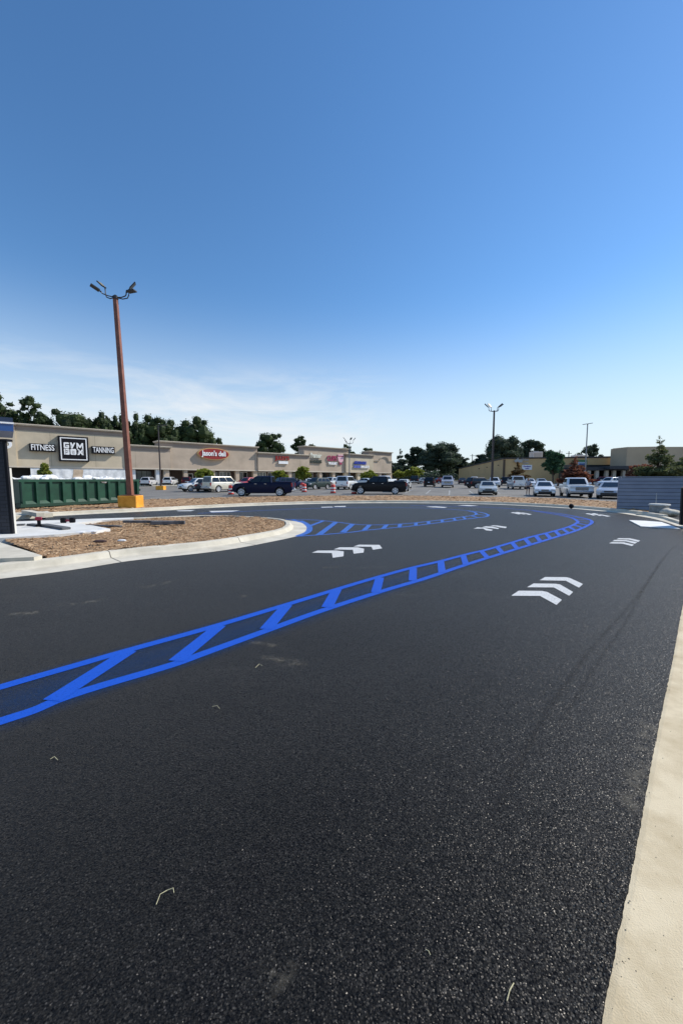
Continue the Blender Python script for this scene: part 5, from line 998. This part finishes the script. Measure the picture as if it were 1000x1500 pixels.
# utility poles on the skyline
for px, pt, Y, lab in ((690.5, 665, 185, 'thin utility pole left of the yellow building roof'), (817.5, 659, 150, 'thin utility pole above the russet tree, left of its twin'), (830.8, 661, 150, 'thin utility pole right of its twin above the russet tree')):
    b = AT(px, 700, Y); b.z = gz(150); t = thing('utility_pole', lab, 'utility pole', b); h_ = AT(px, pt, Y).z - b.z; MB().tube([(0, 0, 0), (0, 0, h_)], [.22, .15], 8).build('pole', BARK, t); MB().box(-1.1, 1.1, -.08, .08, h_ - .9, h_ - .72).build('crossarm', BARK, t)
# ------------------------------------------------------------------ standing person
pp_ = G(772.4, 725.4)
def skin(name, verts, edges, radii, m_, parent, sub=2):
    me = D.meshes.new(name); me.from_pydata(verts, edges, []); o = D.objects.new(name, me); COL.objects.link(o); md = o.modifiers.new('s', 'SKIN'); o.modifiers.new('u', 'SUBSURF').levels = sub
    for v, r in zip(me.skin_vertices[0].data, radii): v.radius = r if hasattr(r, '__len__') else (r, r)
    me.skin_vertices[0].data[0].use_root = True; bpy.context.view_layer.update()
    dg = bpy.context.evaluated_depsgraph_get(); m2 = D.meshes.new_from_object(o.evaluated_get(dg)); D.objects.remove(o); m2.name = name; m2.materials.clear(); m2.materials.append(m_); m2.polygons.foreach_set('use_smooth', [True] * len(m2.polygons))
    o = D.objects.new(name, m2); COL.objects.link(o); o.parent = parent; return o
per = thing('person', 'person in pale top and dark shorts standing left of the white sedan', 'person', pp_, radians(-10))
SK = mat('skin', (.35, .19, .13), .55)
V = [(0, 0, .95), (0, .01, 1.12), (0, .0, 1.32), (0, 0, 1.46), (0, -.01, 1.54), (0, -.015, 1.64), (-.09, 0, .92), (-.11, -.02, .50), (-.12, .02, .09), (-.13, -.12, .04), (.09, 0, .92), (.12, .02, .50), (.13, .04, .09), (.15, -.1, .04), (-.19, 0, 1.40), (-.26, .02, 1.12), (-.24, -.12, .90), (-.235, -.16, .83), (.19, 0, 1.40), (.27, 0, 1.13), (.22, -.16, 1.02), (.19, -.22, 1.0)]
E_ = [(0, 1), (1, 2), (2, 3), (3, 4), (4, 5), (0, 6), (6, 7), (7, 8), (8, 9), (0, 10), (10, 11), (11, 12), (12, 13), (2, 14), (14, 15), (15, 16), (16, 17), (2, 18), (18, 19), (19, 20), (20, 21)]
R_ = [(.15, .11), (.125, .09), (.15, .10), .055, .075, (.085, .10), .085, .055, .038, (.04, .03), .085, .055, .038, (.04, .03), .05, .038, .028, .03, .05, .038, .028, .03]
for wi, dr in ((17, (-.02, -.35, -.94)), (21, (-.15, -.9, -.35))):   # palm, five unequal curled fingers
    hand = Vector(V[wi]); d_ = Vector(dr).normalized(); sd_ = d_.cross(Vector((1, 0, 0))).normalized() if wi == 17 else Vector((1, 0, 0)); cu = d_.cross(sd_).normalized()
    for k, ln in enumerate((.062, .075, .082, .076, .06)):
        if k == 0: a_ = hand - sd_ * .035; b_ = a_ - sd_ * .025 + d_ * .03; e_ = b_ + d_ * .03 + cu * .015
        else: a_ = hand + d_ * .035 + sd_ * (k - 2.5) * .02; b_ = a_ + d_ * ln * .5; e_ = b_ + d_ * ln * .4 + cu * ln * .35
        n0 = len(V); V += [tuple(a_), tuple(b_), tuple(e_)]; E_ += [(wi, n0), (n0, n0 + 1), (n0 + 1, n0 + 2)]; R_ += [.011, .0095, .008]
n0 = len(V); V += [(0, -.105, 1.625), (-.085, 0, 1.63), (.085, 0, 1.63)]; E_ += [(5, n0), (5, n0 + 1), (5, n0 + 2)]; R_ += [.016, .02, .02]
skin('body', V, E_, R_, SK, per)
for x in (-.032, .032): MB().lathe([(.004, -.012), (.012, -.006), (.014, 0), (.012, .006), (.004, .012)], (x, -.088, 1.65), 8).build('eye', mat('eye_dark', (.02, .015, .012), .3), per)
MB().box(-.026, .026, -.094, -.082, 1.572, 1.582).build('mouth', mat('lips', (.22, .07, .06), .6), per)
TOPM = mat('grey_top', (.42, .42, .46), .8); SHM = mat('dark_shorts', (.02, .022, .04), .8); HRM = mat('dark_hair', (.015, .01, .008), .6)
skin('top', [(0, 0, .93), (0, .01, 1.12), (0, 0, 1.34), (0, 0, 1.45), (-.18, 0, 1.40), (-.235, .01, 1.22), (.18, 0, 1.40), (.24, 0, 1.22)], [(0, 1), (1, 2), (2, 3), (2, 4), (4, 5), (2, 6), (6, 7)], [(.18, .13), (.15, .115), (.17, .12), (.08, .07), .08, .06, .08, .06], TOPM, per)
skin('shorts', [(0, 0, .98), (0, 0, .86), (-.10, 0, .82), (-.12, -.01, .60), (.10, 0, .82), (.125, .01, .60)], [(0, 1), (1, 2), (2, 3), (1, 4), (4, 5)], [(.165, .125), (.17, .13), .105, .09, .105, .09], SHM, per)
skin('hair', [(0, .03, 1.70), (0, .06, 1.62), (0, .075, 1.50)], [(0, 1), (1, 2)], [(.095, .10), (.10, .09), (.07, .05)], HRM, per)
for x in (-.125, .14): MB().box(x - .05, x + .05, -.17, .07, 0, .08, ch=.02).build('shoe', mat('shoe_white', (.5, .5, .5), .7), per)
